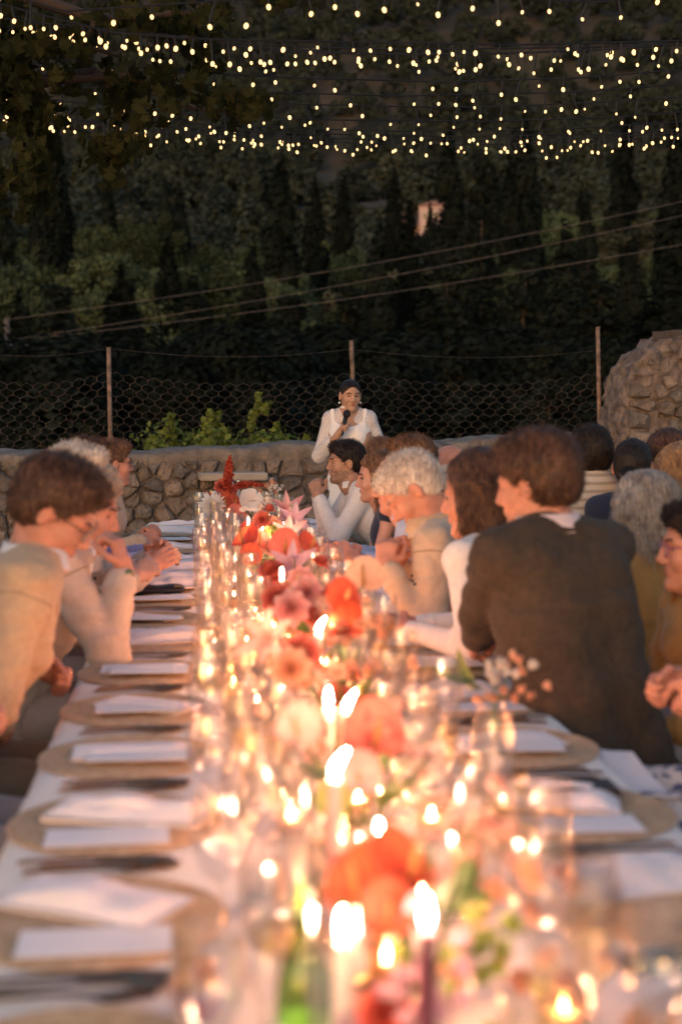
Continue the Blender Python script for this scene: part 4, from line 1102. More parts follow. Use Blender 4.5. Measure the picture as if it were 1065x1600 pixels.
arrangement(.22, 7.6, [('dahlia', 'white', 333, 790, 7.5, 1.6, (-.1, -1, .3)), ('orchid', 'white', 392, 782, 7.5, 1.7, FC), ('orchid', 'white', 405, 792, 7.55, 1.5, FR_), ('rose', 'coral', 346, 760, 7.7, 1.1, FC), ('anthurium', 'orange', 352, 790, 7.5, 1.0, FC), ('anthurium', 'coral', 368, 810, 7.4, 1.1, FC), ('anthurium', 'orange', 365, 790, 7.5, .9, FR_), ('sprig', 'peach', 414, 772, 7.6, 1.3, None), ('sprig', 'white', 428, 762, 7.6, .8, None), ('rose', 'blush', 380, 815, 7.4, 1.1, FC)], 'far arrangement with an upright orange celosia plume and a white dahlia', 8, 8, [('rose', 'coral', 3, .12)])
_p = atY(358, 768, 7.65); _t = [o for o in bpy.data.objects if o.get('label', '').startswith('far arrangement')][0]
for (u, v, key, s, rx, ry) in ((357, 768, ('orange', .1), 1.15, 0, -.05), (364, 765, ('orange', .9), .9, 0, .75), (348, 800, ('coral', .4), 1.0, 0, .2), (352, 790, ('orange', -.7), .7, 0, -.4)):
    w = atY(u, v, 7.65) - _t.location; link('plume', PL[key], _t, w, (rx, ry, 0), s)
arrangement(.26, 8.7, [('rose', 'white', 350, 800, 8.7, 1.1, FC), ('rose', 'blush', 400, 805, 8.7, 1.1, FC)], 'small pale arrangement at the far end of the table', 6, 9, [('rose', 'peach', 3, .1)])
# a cream sprig in a bud vase by the right hand placemats
_q = atY(782, 1055, 2.95)
arrangement(_q.x - .02, 2.95, [('sprig', 'white', 775, 1048, 2.95, 1.0, None), ('sprig', 'peach', 790, 1062, 2.93, .9, None)], 'small cream sprig in a bud vase at the right edge of the table', 3, 10)

# ================================================================== PEOPLE: bodies grown as one implicit surface, meshed with surface nets
class SDF:
    def __init__(s, h): s.h = h; s.ops = []
    def _ins(s, lo, hi, f, k, mode): s.ops.append((np.array(lo, float), np.array(hi, float), f, k, mode)); return s
    def cone(s, a, b, ra, rb, k=.02, mode='u', sq=None):
        a = np.array(a, float); b = np.array(b, float); R_ = max(ra, rb)
        ba = b - a; L2 = max(float(ba @ ba), 1e-12)
        def f(P):
            pa = P - a; t = np.clip((pa @ ba.astype(np.float32)) / L2, 0, 1)[..., None]
            return np.linalg.norm(pa - t * ba, axis=-1) - (ra + (rb - ra) * t[..., 0])
        return s._ins(np.minimum(a, b) - R_, np.maximum(a, b) + R_, f, k, mode)
    def ell(s, c, r, M=None, k=.02, mode='u'):
        c = np.array(c, float); r = np.array(r, float); Mi = None if M is None else np.array(M.transposed())
        R_ = float(max(r))
        def f(P):
            q = P - c
            if Mi is not None: q = q @ Mi.T
            k0 = np.linalg.norm(q / r, axis=-1); k1 = np.linalg.norm(q / (r * r), axis=-1)
            return k0 * (k0 - 1) / np.maximum(k1, 1e-6)
        return s._ins(c - R_, c + R_, f, k, mode)
    def func(s, lo, hi, f, k=.01, mode='i'): return s._ins(lo, hi, f, k, mode)
    def mesh(s, noise=None):
        h = s.h; pad = 3 * h
        lo = np.min([o[0] for o in s.ops if o[4] == 'u'], axis=0) - pad; hi = np.max([o[1] for o in s.ops if o[4] == 'u'], axis=0) + pad
        n = np.ceil((hi - lo) / h).astype(int) + 1
        G = np.full(n, .08, dtype=np.float32)
        ax = [(lo[i] + h * np.arange(n[i])).astype(np.float32) for i in range(3)]
        for a, b, f, k, mode in s.ops:
            m = k + 2.5 * h
            i0 = np.maximum(np.floor((a - m - lo) / h).astype(int), 0); i1 = np.minimum(np.ceil((b + m - lo) / h).astype(int) + 1, n)
            if (i1 <= i0).any(): continue
            sl = tuple(slice(p, q) for p, q in zip(i0, i1))
            P = np.stack(np.meshgrid(*[ax[i][sl[i]] for i in range(3)], indexing='ij'), -1)
            d = f(P).astype(np.float32); g = G[sl]
            if mode == 'u':
                hh = np.maximum(k - np.abs(g - d), 0) / max(k, 1e-6); G[sl] = np.minimum(g, d) - hh * hh * k * .25
            elif mode == 's':
                d = -d; hh = np.maximum(k - np.abs(g - d), 0) / max(k, 1e-6); G[sl] = np.maximum(g, d) + hh * hh * k * .25
            else:
                hh = np.maximum(k - np.abs(g - d), 0) / max(k, 1e-6); G[sl] = np.maximum(g, d) + hh * hh * k * .25
        if noise is not None:
            pass
        G[0], G[-1] = .08, .08; G[:, 0], G[:, -1] = .08, .08; G[:, :, 0], G[:, :, -1] = .08, .08
        V, F = surface_nets(G)
        V = V * h + lo
        return V, F
def surface_nets(G):
    ins = G < 0; c = ins[:-1, :-1, :-1].astype(np.int8)
    tot = np.zeros(tuple(np.array(G.shape) - 1), np.int8)
    offs = [(i, j, k) for i in (0, 1) for j in (0, 1) for k in (0, 1)]
    nx, ny, nz = tot.shape
    for (i, j, k) in offs: tot += ins[i:i + nx, j:j + ny, k:k + nz]
    act = (tot > 0) & (tot < 8); A = np.argwhere(act)
    idx = np.full(tot.shape, -1, np.int32); idx[act] = np.arange(len(A))
    vals = np.stack([G[A[:, 0] + i, A[:, 1] + j, A[:, 2] + k] for (i, j, k) in offs], 1)
    S = np.zeros((len(A), 3)); C = np.zeros(len(A))
    for a in range(8):
        for b in range(a + 1, 8):
            oa, ob = np.array(offs[a]), np.array(offs[b])
            if np.abs(oa - ob).sum() != 1: continue
            va, vb = vals[:, a], vals[:, b]; m = (va < 0) != (vb < 0)
            t = np.where(m, va / np.where(m, va - vb, 1), 0); S[m] += oa + t[m, None] * (ob - oa); C[m] += 1
    V = A + S / C[:, None]
    Fs = []
    for axis in range(3):
        o = [1, 1, 1]; o[axis] = 0
        a = ins[tuple(slice(1 if q != axis else 0, -1) for q in range(3))]
        b = ins[tuple(slice(1, -1) if q != axis else slice(1, None) for q in range(3))]
        E = np.argwhere(a != b); 
        if len(E) == 0: continue
        base = E + np.array([1 if q != axis else 0 for q in range(3)])
        u, v = [q for q in range(3) if q != axis]
        def cell(du, dv):
            q = base.copy(); q[:, u] -= du; q[:, v] -= dv; return idx[q[:, 0], q[:, 1], q[:, 2]]
        quad = np.stack([cell(1, 1), cell(0, 1), cell(0, 0), cell(1, 0)], 1)
        flip = a[tuple(E.T)] if axis != 1 else ~a[tuple(E.T)]
        quad[~flip] = quad[~flip][:, ::-1]
        quad = quad[(quad >= 0).all(1)]
        Fs.append(quad)
    return V, np.concatenate(Fs)
def sdf_obj(name, s, mat, parent, wrinkle=0.0, wscale=(9, 9, 5), seed=0, matfn=None):
    V, F = s.mesh()
    if wrinkle:
        # displace along the normal with stretched noise: folds of cloth or locks of hair
        N = np.zeros_like(V); t = np.cross(V[F[:, 2]] - V[F[:, 0]], V[F[:, 3]] - V[F[:, 1]])
        for k in range(4): np.add.at(N, F[:, k], t)
        N /= np.maximum(np.linalg.norm(N, axis=1), 1e-9)[:, None]
        nz = fbm(V * np.array(wscale), 3, seed); V = V + N * (np.abs(nz) * 2 - .45)[:, None] * wrinkle
    me = mesh_np(name, V, F, mat)
    if matfn is not None:
        cen = V[F].mean(1); me.polygons.foreach_set('material_index', matfn(cen).astype(np.int32))
    return link(name, me, parent)

SKINS = {}
def skin(name, c):
    return pmat('skin_' + name, c, .5, nscale=22, var=.10, bump=.15, bscale=180, bdist=.002, spec=.35)
SKIN = {'fair': skin('fair', (.60, .31, .215)), 'tan': skin('tan', (.44, .225, .14)), 'rosy': skin('rosy', (.60, .265, .175)), 'olive': skin('olive', (.52, .29, .19))}  # redder tones, candle warmth partly put into the skin colour
def cloth(name, c, c2=None, bs=300, rough=.9, sheen=.15, bump=.18, var=.05):
    return pmat('cloth_' + name, c, rough, nscale=60, var=var, col2=c2, bump=bump, bscale=bs, bdist=.004, sheen=sheen)
def hairmat(name, c, c2):
    if 'hair_' + name in MATS: return MATS['hair_' + name]
    m, n, out = mat_nodes('hair_' + name)
    tc = n.nodes.new('ShaderNodeTexCoord'); mp = n.nodes.new('ShaderNodeMapping'); mp.inputs['Scale'].default_value = (1, .35, .22) ; n.links.new(tc.outputs['Object'], mp.inputs[0])
    no = n.nodes.new('ShaderNodeTexNoise'); no.inputs['Scale'].default_value = 130; no.inputs['Detail'].default_value = 6; no.inputs['Distortion'].default_value = .6; n.links.new(mp.outputs[0], no.inputs['Vector'])
    n2 = n.nodes.new('ShaderNodeTexNoise'); n2.inputs['Scale'].default_value = 16; n.links.new(tc.outputs['Object'], n2.inputs['Vector'])
    ad = n.nodes.new('ShaderNodeMath'); ad.operation = 'MULTIPLY_ADD'; n.links.new(n2.outputs['Fac'], ad.inputs[0]); ad.inputs[1].default_value = .6; n.links.new(no.outputs['Fac'], ad.inputs[2])
    rp = n.nodes.new('ShaderNodeValToRGB'); rp.color_ramp.elements[0].position = .62; rp.color_ramp.elements[1].position = 1.0
    rp.color_ramp.elements[0].color = (*c2, 1); rp.color_ramp.elements[1].color = (*c, 1); n.links.new(ad.outputs[0], rp.inputs[0])
    b = n.nodes.new('ShaderNodeBsdfPrincipled'); b.inputs['Roughness'].default_value = .52; b.inputs['Specular IOR Level'].default_value = .22; b.inputs['Anisotropic'].default_value = .5
    n.links.new(rp.outputs[0], b.inputs['Base Color'])
    bp = n.nodes.new('ShaderNodeBump'); bp.inputs['Strength'].default_value = .8; bp.inputs['Distance'].default_value = .004; n.links.new(no.outputs['Fac'], bp.inputs['Height']); n.links.new(bp.outputs[0], b.inputs['Normal'])
    n.links.new(b.outputs[0], out.inputs[0]); MATS['hair_' + name] = m; return m
HAIR = {'dark': hairmat('dark', (.032, .019, .014), (.008, .006, .005)), 'brown': hairmat('brown', (.13, .065, .038), (.035, .018, .012)), 'chestnut': hairmat('chestnut', (.24, .12, .06), (.07, .035, .02)),
        'blond': hairmat('blond', (.42, .24, .11), (.16, .08, .04)), 'white': hairmat('white', (.78, .68, .58), (.42, .33, .27)), 'grey': hairmat('grey', (.50, .43, .36), (.17, .13, .11)), 'sandy': hairmat('sandy', (.62, .46, .34), (.30, .2, .14))}
M_LIP = pmat('lips', (.42, .13, .11), .4, nscale=60, var=.1); M_EYE = pmat('eye_white', (.26, .22, .20), .2, var=.02); M_IRIS = pmat('iris', (.03, .018, .012), .15); M_BROW = pmat('brow_hair', (.035, .02, .014), .8)
M_FRAME = pmat('dark_frame', (.02, .016, .015), .3); M_LENS = glassmat('lens', (.97, .97, .97), .8, .04, .05)
M_GOLD = pmat('gold', (.75, .48, .2), .25, metal=1.0)

def SEAM(m):
    return pmat('dark_seam', (.05, .038, .028), .9) if m.name.startswith('cloth_brown') else pmat('pale_seam', (.34, .23, .14), .9)
def basis(yaw, pitch=0.0, roll=0.0):
    """columns right, forward, up. yaw 0 looks along +Y, positive turns to the left (-X)"""
    return Matrix.Rotation(yaw, 3, 'Z') @ Matrix.Rotation(pitch, 3, 'X') @ Matrix.Rotation(roll, 3, 'Y')
def ik(S, Wp, L1, L2, hint):
    S = Vector(S); Wp = Vector(Wp); d = Wp - S; D = d.length
    if D > (L1 + L2) * .985: Wp = S + d * ((L1 + L2) * .985 / D); d = Wp - S; D = d.length
    a = (L1 * L1 - L2 * L2 + D * D) / (2 * D); hgt = math.sqrt(max(L1 * L1 - a * a, 0)); u = d.normalized()
    hv = Vector(hint); hv = hv - u * hv.dot(u)
    hv = hv.normalized() if hv.length > 1e-6 else Vector((0, 0, -1))
    return S + u * a + hv * hgt, Wp
def hand_ops(s, Wp, dirv, palm, side, curl=.5, spread=1.0, sc=1.0, thumb=.6):
    """palm plus five separate fingers; palm = normal the palm faces, side = +1 right hand"""
    d = Vector(dirv).normalized(); n = Vector(palm); n = (n - d * n.dot(d)).normalized(); x = d.cross(n).normalized() * side   # towards the thumb
    Wp = Vector(Wp); H = sc
    s.cone(Wp - d * .02, Wp + d * .02 * H, .026 * H, .027 * H, .015)
    for q, ln in ((-.026, .074), (-.009, .080), (.009, .083), (.024, .078)):
        s.cone(Wp + x * q * .7 * H + d * .015 * H, Wp + x * q * H + d * ln * H, .0155 * H, .0125 * H, .012)
    for q, L, dl in ((-.030, .058, .072), (-.0105, .072, .080), (.0095, .078, .083), (.029, .070, .078)):
        p = Wp + x * q * H + d * dl * H; a = curl * .9
        for k, (f, r0, r1) in enumerate(((.45, .0105, .0095), (.30, .0095, .0088), (.25, .0088, .0075))):
            dd = (d * math.cos(a) + n * math.sin(a) + x * q * 2.2 * spread * (1 - min(1, curl)) ).normalized(); e = p + dd * L * f * H
            s.cone(p, e, r0 * H, r1 * H, .004); p = e; a += curl * 1.15
    p = Wp + x * .022 * H + d * .022 * H; dd = (d * .55 + x * .75 + n * (.15 + .5 * thumb)).normalized(); e = p + dd * .042 * H; s.cone(p, e, .0145 * H, .0115 * H, .01)
    dd = (d * (.85) + x * (.35 - .5 * thumb) + n * (.2 + .6 * thumb)).normalized(); e2 = e + dd * .032 * H; s.cone(e, e2, .011 * H, .0100 * H, .004); dd = (dd + d * .1 + n * .2 * thumb).normalized(); s.cone(e2, e2 + dd * .024 * H, .0100 * H, .0080 * H, .004)

def person(label, pelvis, head, byaw, hyaw, hpitch=0.0, hroll=0.0, sk='rosy', hair='brown', style='short', top='jacket', topcol=None, trouser=None, shirt=None, hands=None, female=False, h=.0075, hh=.0055, hs=1.0, glasses=None, watch=None,
           group=None, curlL=.5, curlR=.5, elbL=None, elbR=None, legs=True, collar=True, stand=False, beard=False, shw=1.0, face=True, beardmat=None, extra=None, wr=.010, bulk=1.0, sleeves=True, palmL=None, palmR=None, dirL=None, dirR=None, ears=True, seat=None):
    """head = world centre of the skull; pelvis = world x,y; hands = {'L': world wrist, 'R': world wrist}"""
    seat = seat or (.56 if not stand else .98)
    root = empty('person', (pelvis[0], pelvis[1], 0)); tag(root, label, 'person', group)
    O = Vector((pelvis[0], pelvis[1], 0)); Hc = Vector(head) - O
    B = basis(byaw); bx, by, bz = B.col[0], B.col[1], B.col[2]
    Hb = basis(hyaw, hpitch, hroll); T = lambda x, y, z: Hc + Hb @ Vector((x * hs, y * hs, z * hs))
    P0 = Vector((0, 0, seat))
    nape = T(0, -.045, -.07)
    trunk = Hc - Vector((0, 0, .128 * hs)) - P0
    Nk = P0 + trunk * 1.0 + Vector(((nape - Hc).x, (nape - Hc).y, 0)) * .6 - by * .015   # base of neck (C7)
    Ch = P0.lerp(Nk, .66) + by * .012 ; Wa = P0.lerp(Nk, .32)
    sw = (.172 if not female else .148) * shw
    tilt = (Nk - P0).normalized()
    SL = Nk - bx * sw - tilt * .055; SR = Nk + bx * sw - tilt * .055
    s = SDF(hh)
    # --- skull and face
    s.ell(T(0, -.012, .022), (.0745 * hs, .094 * hs, .087 * hs), Hb, .01)
    fj = .86 if female else 1.0
    s.ell(T(0, .030, -.035), (.058 * hs * fj, .058 * hs, .078 * hs), Hb, .03)
    for q in (-1, 1):
        s.cone(T(q * .050 * fj, -.002, -.055), T(q * .016 * fj, .066, -.096), .018 * hs * fj, .015 * hs * fj, .025)
        s.ell(T(q * .036, .058, -.034), (.024 * hs, .024 * hs, .024 * hs), Hb, .02)
        s.cone(T(q * .012, .083, .017), T(q * .044, .070, .016), (.0095 if not female else .006) * hs, (.009 if not female else .006) * hs, .014)
        if ears:
            s.ell(T(q * .0765, -.006, -.012), (.0075 * hs, .017 * hs, .031 * hs), Hb @ Matrix.Rotation(q * .25, 3, 'Z'), .006)
            s.ell(T(q * .084, -.001, -.006), (.005 * hs, .008 * hs, .013 * hs), Hb, .004, 's')
        s.ell(T(q * .031, .093, -.001), (.016 * hs, .013 * hs, .011 * hs), Hb, .012, 's')
        s.ell(T(q * .011, .094, -.038), (.0085 * hs, .010 * hs, .008 * hs), Hb, .006)
    s.cone(T(0, .076, -.100), T(0, .074, -.102), .019 * hs, .018 * hs, .02)
    s.cone(T(0, .086, .008), T(0, .104, -.032), .0075 * hs, .0115 * hs, .012)
    s.cone(T(-.014, .080, -.063), T(.014, .080, -.063), .0115 * hs, .0115 * hs, .012)
    # --- neck and trunk
    nr = (.052 if not female else .044) * hs
    s.cone(T(0, -.022, -.050), Nk + Vector((0, 0, .0)), nr, nr * 1.12, .03)
    s.cone(T(0, .02, -.085), Nk + by * .045 - tilt * .015, nr * .72, nr * .8, .03)
    bw = (.105 if not female else .09) * bulk
    for q in (-1, 1):
        s.cone(Nk + tilt * .0, Nk + bx * q * sw * .92 - tilt * .045, .048, .052, .04)
        s.cone(Nk + bx * q * sw * .45 - tilt * .09, Ch + bx * q * .06, bw * .8, bw, .05)
        s.cone(Ch + bx * q * .055, Wa + bx * q * .05, bw, bw * .88, .05)
        s.cone(Wa + bx * q * .05, P0 + bx * q * .07, bw * .9, bw * 1.05, .05)
    arms = {}
    for sd, S, q in (('L', SL, -1), ('R', SR, 1)):
        tgt = hands.get(sd) if hands else None
        W_ = (Vector(tgt) - O) if tgt is not None else (S + by * .25 - bz * .30 - bx * q * .05)
        hint = (elbL if sd == 'L' else elbR) or (bx * q * .5 - bz * 1.0 - by * .3)
        E, W_ = ik(S, W_, .285 * (1 if not female else .93), .25 * (1 if not female else .93), hint)
        r = 1.0 if not female else .82
        s.cone(S, E, .047 * r, .036 * r, .03); s.cone(E, E.lerp(W_, .35), .036 * r, .038 * r, .02); s.cone(E.lerp(W_, .35), W_, .038 * r, .0245 * r, .02)
        fd = (W_ - E).normalized(); dv = (dirL if sd == 'L' else dirR) or fd
        pn = (palmL if sd == 'L' else palmR) or (-bx * q * .9 - bz * .4)
        hand_ops(s, W_ + fd * .012, dv, pn, q, curlL if sd == 'L' else curlR, sc=1.0 if not female else .9)
        arms[sd] = (S, E, W_, fd)
    V, F = s.mesh()
    mats = [SKIN[sk]]; mf = None
    me = mesh_np('body', V, F, mats + ([beardmat] if beardmat else []))
    if beardmat:
        cen = V[F].mean(1) - np.array(Hc); L = cen @ np.array(Hb)   # head-local
        m = (L[:, 2] < -.048) & (L[:, 2] > -.135) & (L[:, 1] < .108) & (L[:, 1] > -.005 + (L[:, 2] + .05) * -.2) & (np.abs(L[:, 0]) < .075) & ~((np.abs(L[:, 0]) < .022) & (L[:, 2] > -.075) & (L[:, 1] > .08)) 
        me.polygons.foreach_set('material_index', m.astype(np.int32))
    link('body', me, root)
    # --- face details
    if face:
        for q in (-1, 1):
            mb = bmesh.new(); bmesh.ops.create_uvsphere(mb, u_segments=10, v_segments=8, radius=.0118 * hs)
            m_ = bpy.data.meshes.new('eye'); mb.to_mesh(m_); mb.free(); m_.materials.append(M_EYE); [setattr(p_, 'use_smooth', True) for p_ in m_.polygons]
            e = link('eye', m_, root, T(q * .031, .0680, -.002))
            mb = MB(); mb.lathe([(0, .0012), (.005 * hs, .0006), (.0055 * hs, -.001)], 10); gz = (Hb @ Vector((0, 1, -.35))).normalized(); mb.build('iris', M_IRIS, e, True, gz * .0115 * hs, gz.to_track_quat('Z', 'Y').to_euler())
            MB().tube([T(q * (.018 + .006 * k), .0835 - .0016 * k * k * .5 + .002, .0005 - (.0035 if k in (0, 4) else 0)) for k in range(5)], [.0012, .002, .0022, .002, .001], 5).build('eyelid', SKIN[sk] if not female else M_BROW, root, True)
            MB().tube([T(q * .015, .0935, .0155), T(q * .026, .0915, .0205), T(q * .038, .0835, .0215), T(q * .049, .0735, .0165)], [.002, .0036, .0032, .001], 6).build('eyebrow', M_BROW if hair not in ('white', 'grey') else HAIR['grey'], root, True)
        MB().tube([T(-.023, .0835, -.0605), T(-.012, .0905, -.0585), T(0, .0925, -.0595), T(.012, .0905, -.0585), T(.023, .0835, -.0605)], [.001, .0036, .0036, .0036, .001], 7).build('upper_lip', M_LIP, root, True)
        MB().tube([T(-.021, .083, -.0625), T(-.011, .0895, -.0675), T(0, .091, -.069), T(.011, .0895, -.0675), T(.021, .083, -.0625)], [.001, .004, .005, .004, .001], 7).build('lower_lip', M_LIP, root, True)
    # --- hair
    if style != 'bald' or True:
        make_hair(root, T, Hb, Hc, hs, style, HAIR[hair], hh, abs(hash(label)) % 97 if False else len(label), Nk, by, bx)
    # --- clothing
    if top:
        c = SDF(h); inf = {'jacket': .016, 'shirt': .009, 'dress': .006}[top]; tc = topcol; bw2 = bw + inf
        for q in (-1, 1):
            c.cone(Nk - tilt * (.002 if top == 'jacket' else .014) + bx * q * .030 - by * .004, Nk + bx * q * (sw + .006) - tilt * .046, (.046 if top == 'jacket' else .042) + inf, .050 + inf, .03)
            if q < 0: c.cone(Nk - by * .002, Nk.lerp(Ch, .6), nr * 1.12 + inf - .002, bw2 * .85, .03)
            c.cone(Nk + bx * q * sw * .5 - tilt * .10, Ch + bx * q * .07, bw2 * .82, bw2, .05)
            c.cone(Ch + bx * q * .065, Wa + bx * q * .058, bw2, bw2 * .93, .05)
            c.cone(Wa + bx * q * .058, P0 + bx * q * .085 - bz * (.04 if top != 'dress' else 0), bw2 * .93, bw2 * 1.16, .05)
        for sd in ('L', 'R'):
            S, E, W_, fd = arms[sd]; r = 1.0 if not female else .85
            if sleeves:
                kk = .009 if top == 'jacket' else .02
                c.cone(S + (tilt * .012 if top == 'jacket' else tilt * 0), E, (.053 + inf) * r, (.040 + inf) * r, kk); c.cone(E, W_ - fd * (.030 if watch == sd else .012), (.041 + inf) * r, (.031 + inf * .8) * r, .02)
                # sleeve folds at the elbow
                u = (E - S).normalized(); u2 = (W_ - E).normalized()
                for q2, rd in ((E + u2 * .03, .044), (E + u2 * .065, .041), (E - u * .085, .046), (W_ - fd * .05, .035)): c.ell(q2, ((rd + inf) * r, (rd + inf) * r, .010), (u2 if (q2 - E).dot(u2) > 0 else u).to_track_quat('Z', 'Y').to_matrix(), .008)
                c.cone(E - u * .045 + bx * .012, E - u * .04 - bx * .012, (.043 + inf) * r, (.043 + inf) * r, .012)
        # neck opening
        nb = (T(0, -.02, -.06) - Nk); nb.normalize()
        c.ell(Nk + nb * .092 + by * (.034), (nr * 1.05, nr * 1.12, .060), None, .010, 's')
        if top == 'jacket' or top == 'shirt':
            c.cone(Nk + by * .055 + nb * .05, Ch + by * (bw2 + .03) + tilt * .02, .026 if top == 'jacket' else .03, .006, .010, 's')
        tob = sdf_obj({'jacket': 'jacket', 'shirt': 'shirt', 'dress': 'dress'}[top], c, tc, root, wr * (1.2 if top == 'jacket' else .5), (5, 5, 9), len(label))
        if top == 'jacket' and h < .0085:
            # stitched seams: centre back, both armholes, cuff edge with buttons
            from mathutils.bvhtree import BVHTree
            bv = BVHTree.FromPolygons([v.co.copy() for v in tob.data.vertices], [tuple(p.vertices) for p in tob.data.polygons])
            pts = []
            for i in range(22):
                q = Nk.lerp(P0, .06 + .9 * i / 21); hit = bv.ray_cast(q - by * .5, by)
                if hit[0] is not None: pts.append(hit[0])
            if len(pts) > 3: MB().tube(pts, .0022, 5).build('back_seam', SEAM(tc), root, True)
            for sd in ('L', 'R'):
                S, E, W_, fd = arms[sd]; u = (E - S).normalized(); a = u.cross(by).normalized(); b = u.cross(a).normalized(); pts = []
                for i in range(29):
                    t_ = 2 * PI * i / 28; q = S + u * .028 + (a * math.cos(t_) + b * math.sin(t_)) * .085; hit = bv.find_nearest(q)
                    if hit[0] is not None: pts.append(hit[0])
                MB().tube(pts, .0022, 5, False).build('armhole_seam', SEAM(tc), root, True)
                for k_ in range(3):
                    q = W_ - fd * (.035 + .018 * k_) - by * .06; hit = bv.find_nearest(q); MB().lathe([(0, -.002), (.006, -.001), (.006, .002), (0, .003)], 8, hit[0], hit[1].to_track_quat('Z', 'Y').to_matrix()).build('cuff_button', M_FRAME, root, True)
        if top == 'jacket':
            # turned collar and lapels
            mb = MB(); rings = []; V_ = []; F_ = []
            n = 22
            for i in range(n + 1):
                a = -2.35 + 4.7 * i / n - PI / 2; ca, sa = math.cos(a), math.sin(a); rr_ = nr + .018 + .01 * abs(i / n - .5) * 2; drop = .045 * (abs(i / n - .5) * 2) ** 1.5
                base = Nk + bx * ca * rr_ * 1.12 + by * (sa * rr_ * 1.05 + .018) - tilt * drop
                base = base + nb * .016; V_ += [base + nb * .034, base + nb * .038 + bx * ca * .006 + by * sa * .006, base - nb * .004 + bx * ca * .026 + by * sa * .026, base - nb * .008 + bx * ca * .02 + by * sa * .02]
            for i in range(n):
                for k in range(3): F_.append((i * 4 + k, (i + 1) * 4 + k, (i + 1) * 4 + k + 1, i * 4 + k + 1))
            mb.add(V_, F_).build('collar', tc, root, True)
            for q in (-1, 1):
                a0 = Nk + bx * q * (nr + .022) + by * .075 - tilt * .02; a1 = Ch + by * (bw2 + .018) + bx * q * .012 - tilt * .03
                mid = a0.lerp(a1, .45) + bx * q * .045 + by * .004; V_ = [a0, mid, a1, a0.lerp(a1, .5) - bx * q * .006 + by * .012]
                V_ += [v - by * .012 for v in V_]
                MB().add(V_, [(0, 1, 3), (1, 2, 3), (4, 7, 5), (5, 7, 6), (0, 4, 5, 1), (1, 5, 6, 2), (2, 6, 7, 3), (3, 7, 4, 0)]).build('lapel', tc, root)
        if shirt is not None and top == 'jacket':
            c = SDF(h)
            c.cone(Nk - tilt * .01, Nk + nb * .034 + by * .012, nr + .012, nr + .006, .01); c.cone(Nk + by * .045 - tilt * .01, Ch + by * (bw - .045), nr * .8, .055, .03)
            c.ell(Nk + nb * .085 + by * .03, (nr * .96, nr * 1.05, .055), None, .004, 's')
            sdf_obj('shirt', c, shirt, root, .003, seed=3)
            V_ = []; F_ = []; n = 24; ax = (T(0, -.02, -.07) - Nk).normalized()
            for i in range(n + 1):
                a = -2.6 + 5.2 * i / n - PI / 2; ca, sa = math.cos(a), math.sin(a); rr_ = nr * 1.12 + .011; dr = .022 * (abs(i / n - .5) * 2) ** 2
                base = Nk + bx * ca * rr_ * 1.12 + by * (sa * rr_ * 1.10 + .010) - ax * dr
                V_ += [base - ax * .01, base + ax * .056, base + ax * .057 + bx * ca * .005 + by * sa * .005, base + ax * .008 + bx * ca * .013 + by * sa * .013]
            for i in range(n):
                for k in range(3): F_.append((i * 4 + k, (i + 1) * 4 + k, (i + 1) * 4 + k + 1, i * 4 + k + 1))
            MB().add(V_, F_).build('shirt_collar', shirt, root, True)
            for sd in ('L', 'R'):
                S, E, W_, fd = arms[sd]; MB().tube([W_ - fd * .03, W_ + fd * .004], [.034, .033], 16).build('shirt_cuff', shirt, root, True)
        if top == 'shirt' and collar:
            V_ = []; F_ = []; n = 22
            for i in range(n + 1):
                a = -2.5 + 5.0 * i / n - PI / 2; ca, sa = math.cos(a), math.sin(a); rr_ = nr + .008; dr = .02 * (abs(i / n - .5) * 2) ** 2
                base = Nk + bx * ca * rr_ * 1.1 + by * (sa * rr_ * 1.08 + .016) - tilt * dr
                V_ += [base - nb * .012, base + nb * .032, base + nb * .034 + bx * ca * .004 + by * sa * .004, base - nb * .004 + bx * ca * .018 + by * sa * .018]
            for i in range(n):
                for k in range(3): F_.append((i * 4 + k, (i + 1) * 4 + k, (i + 1) * 4 + k + 1, i * 4 + k + 1))
            MB().add(V_, F_).build('collar', tc, root, True)
    # --- legs
    if legs:
        tm = trouser or cloth('charcoal', (.05, .045, .045)); c = SDF(.010); sh = []
        for q in (-1, 1):
            hip = P0 + bx * q * .085
            if stand: kn = hip - bz * .46 + by * .02; an = kn - bz * .44 - by * .02
            else: kn = hip + by * .43 + bx * q * .03 - bz * .02; an = kn - bz * .44 + by * .03 * q
            an.z = .085
            c.cone(hip - by * .03, kn, .098 if not female else .09, .068, .04); c.cone(kn, an, .064, .048, .03); sh.append(an)
        c.ell(P0 - bz * .01, (.17, .13, .10), B, .03)
        sdf_obj('trousers' if top != 'dress' else 'skirt', c, tm, root, .012, (7, 7, 7), 5)
        for an in sh:
            c = SDF(.008); c.cone(an + by * .0 - bz * .045, an + by * .15 - bz * .055, .040, .034, .02); c.cone(an - bz * .01, an - bz * .045, .043, .04, .02)
            c.func(an - Vector((.2, .2, .2)), an + Vector((.2, .3, .1)), lambda P: .004 - P[..., 2], .002, 'i')
            sdf_obj('shoe', c, pmat('shoe_leather', (.05, .03, .022), .4), root)
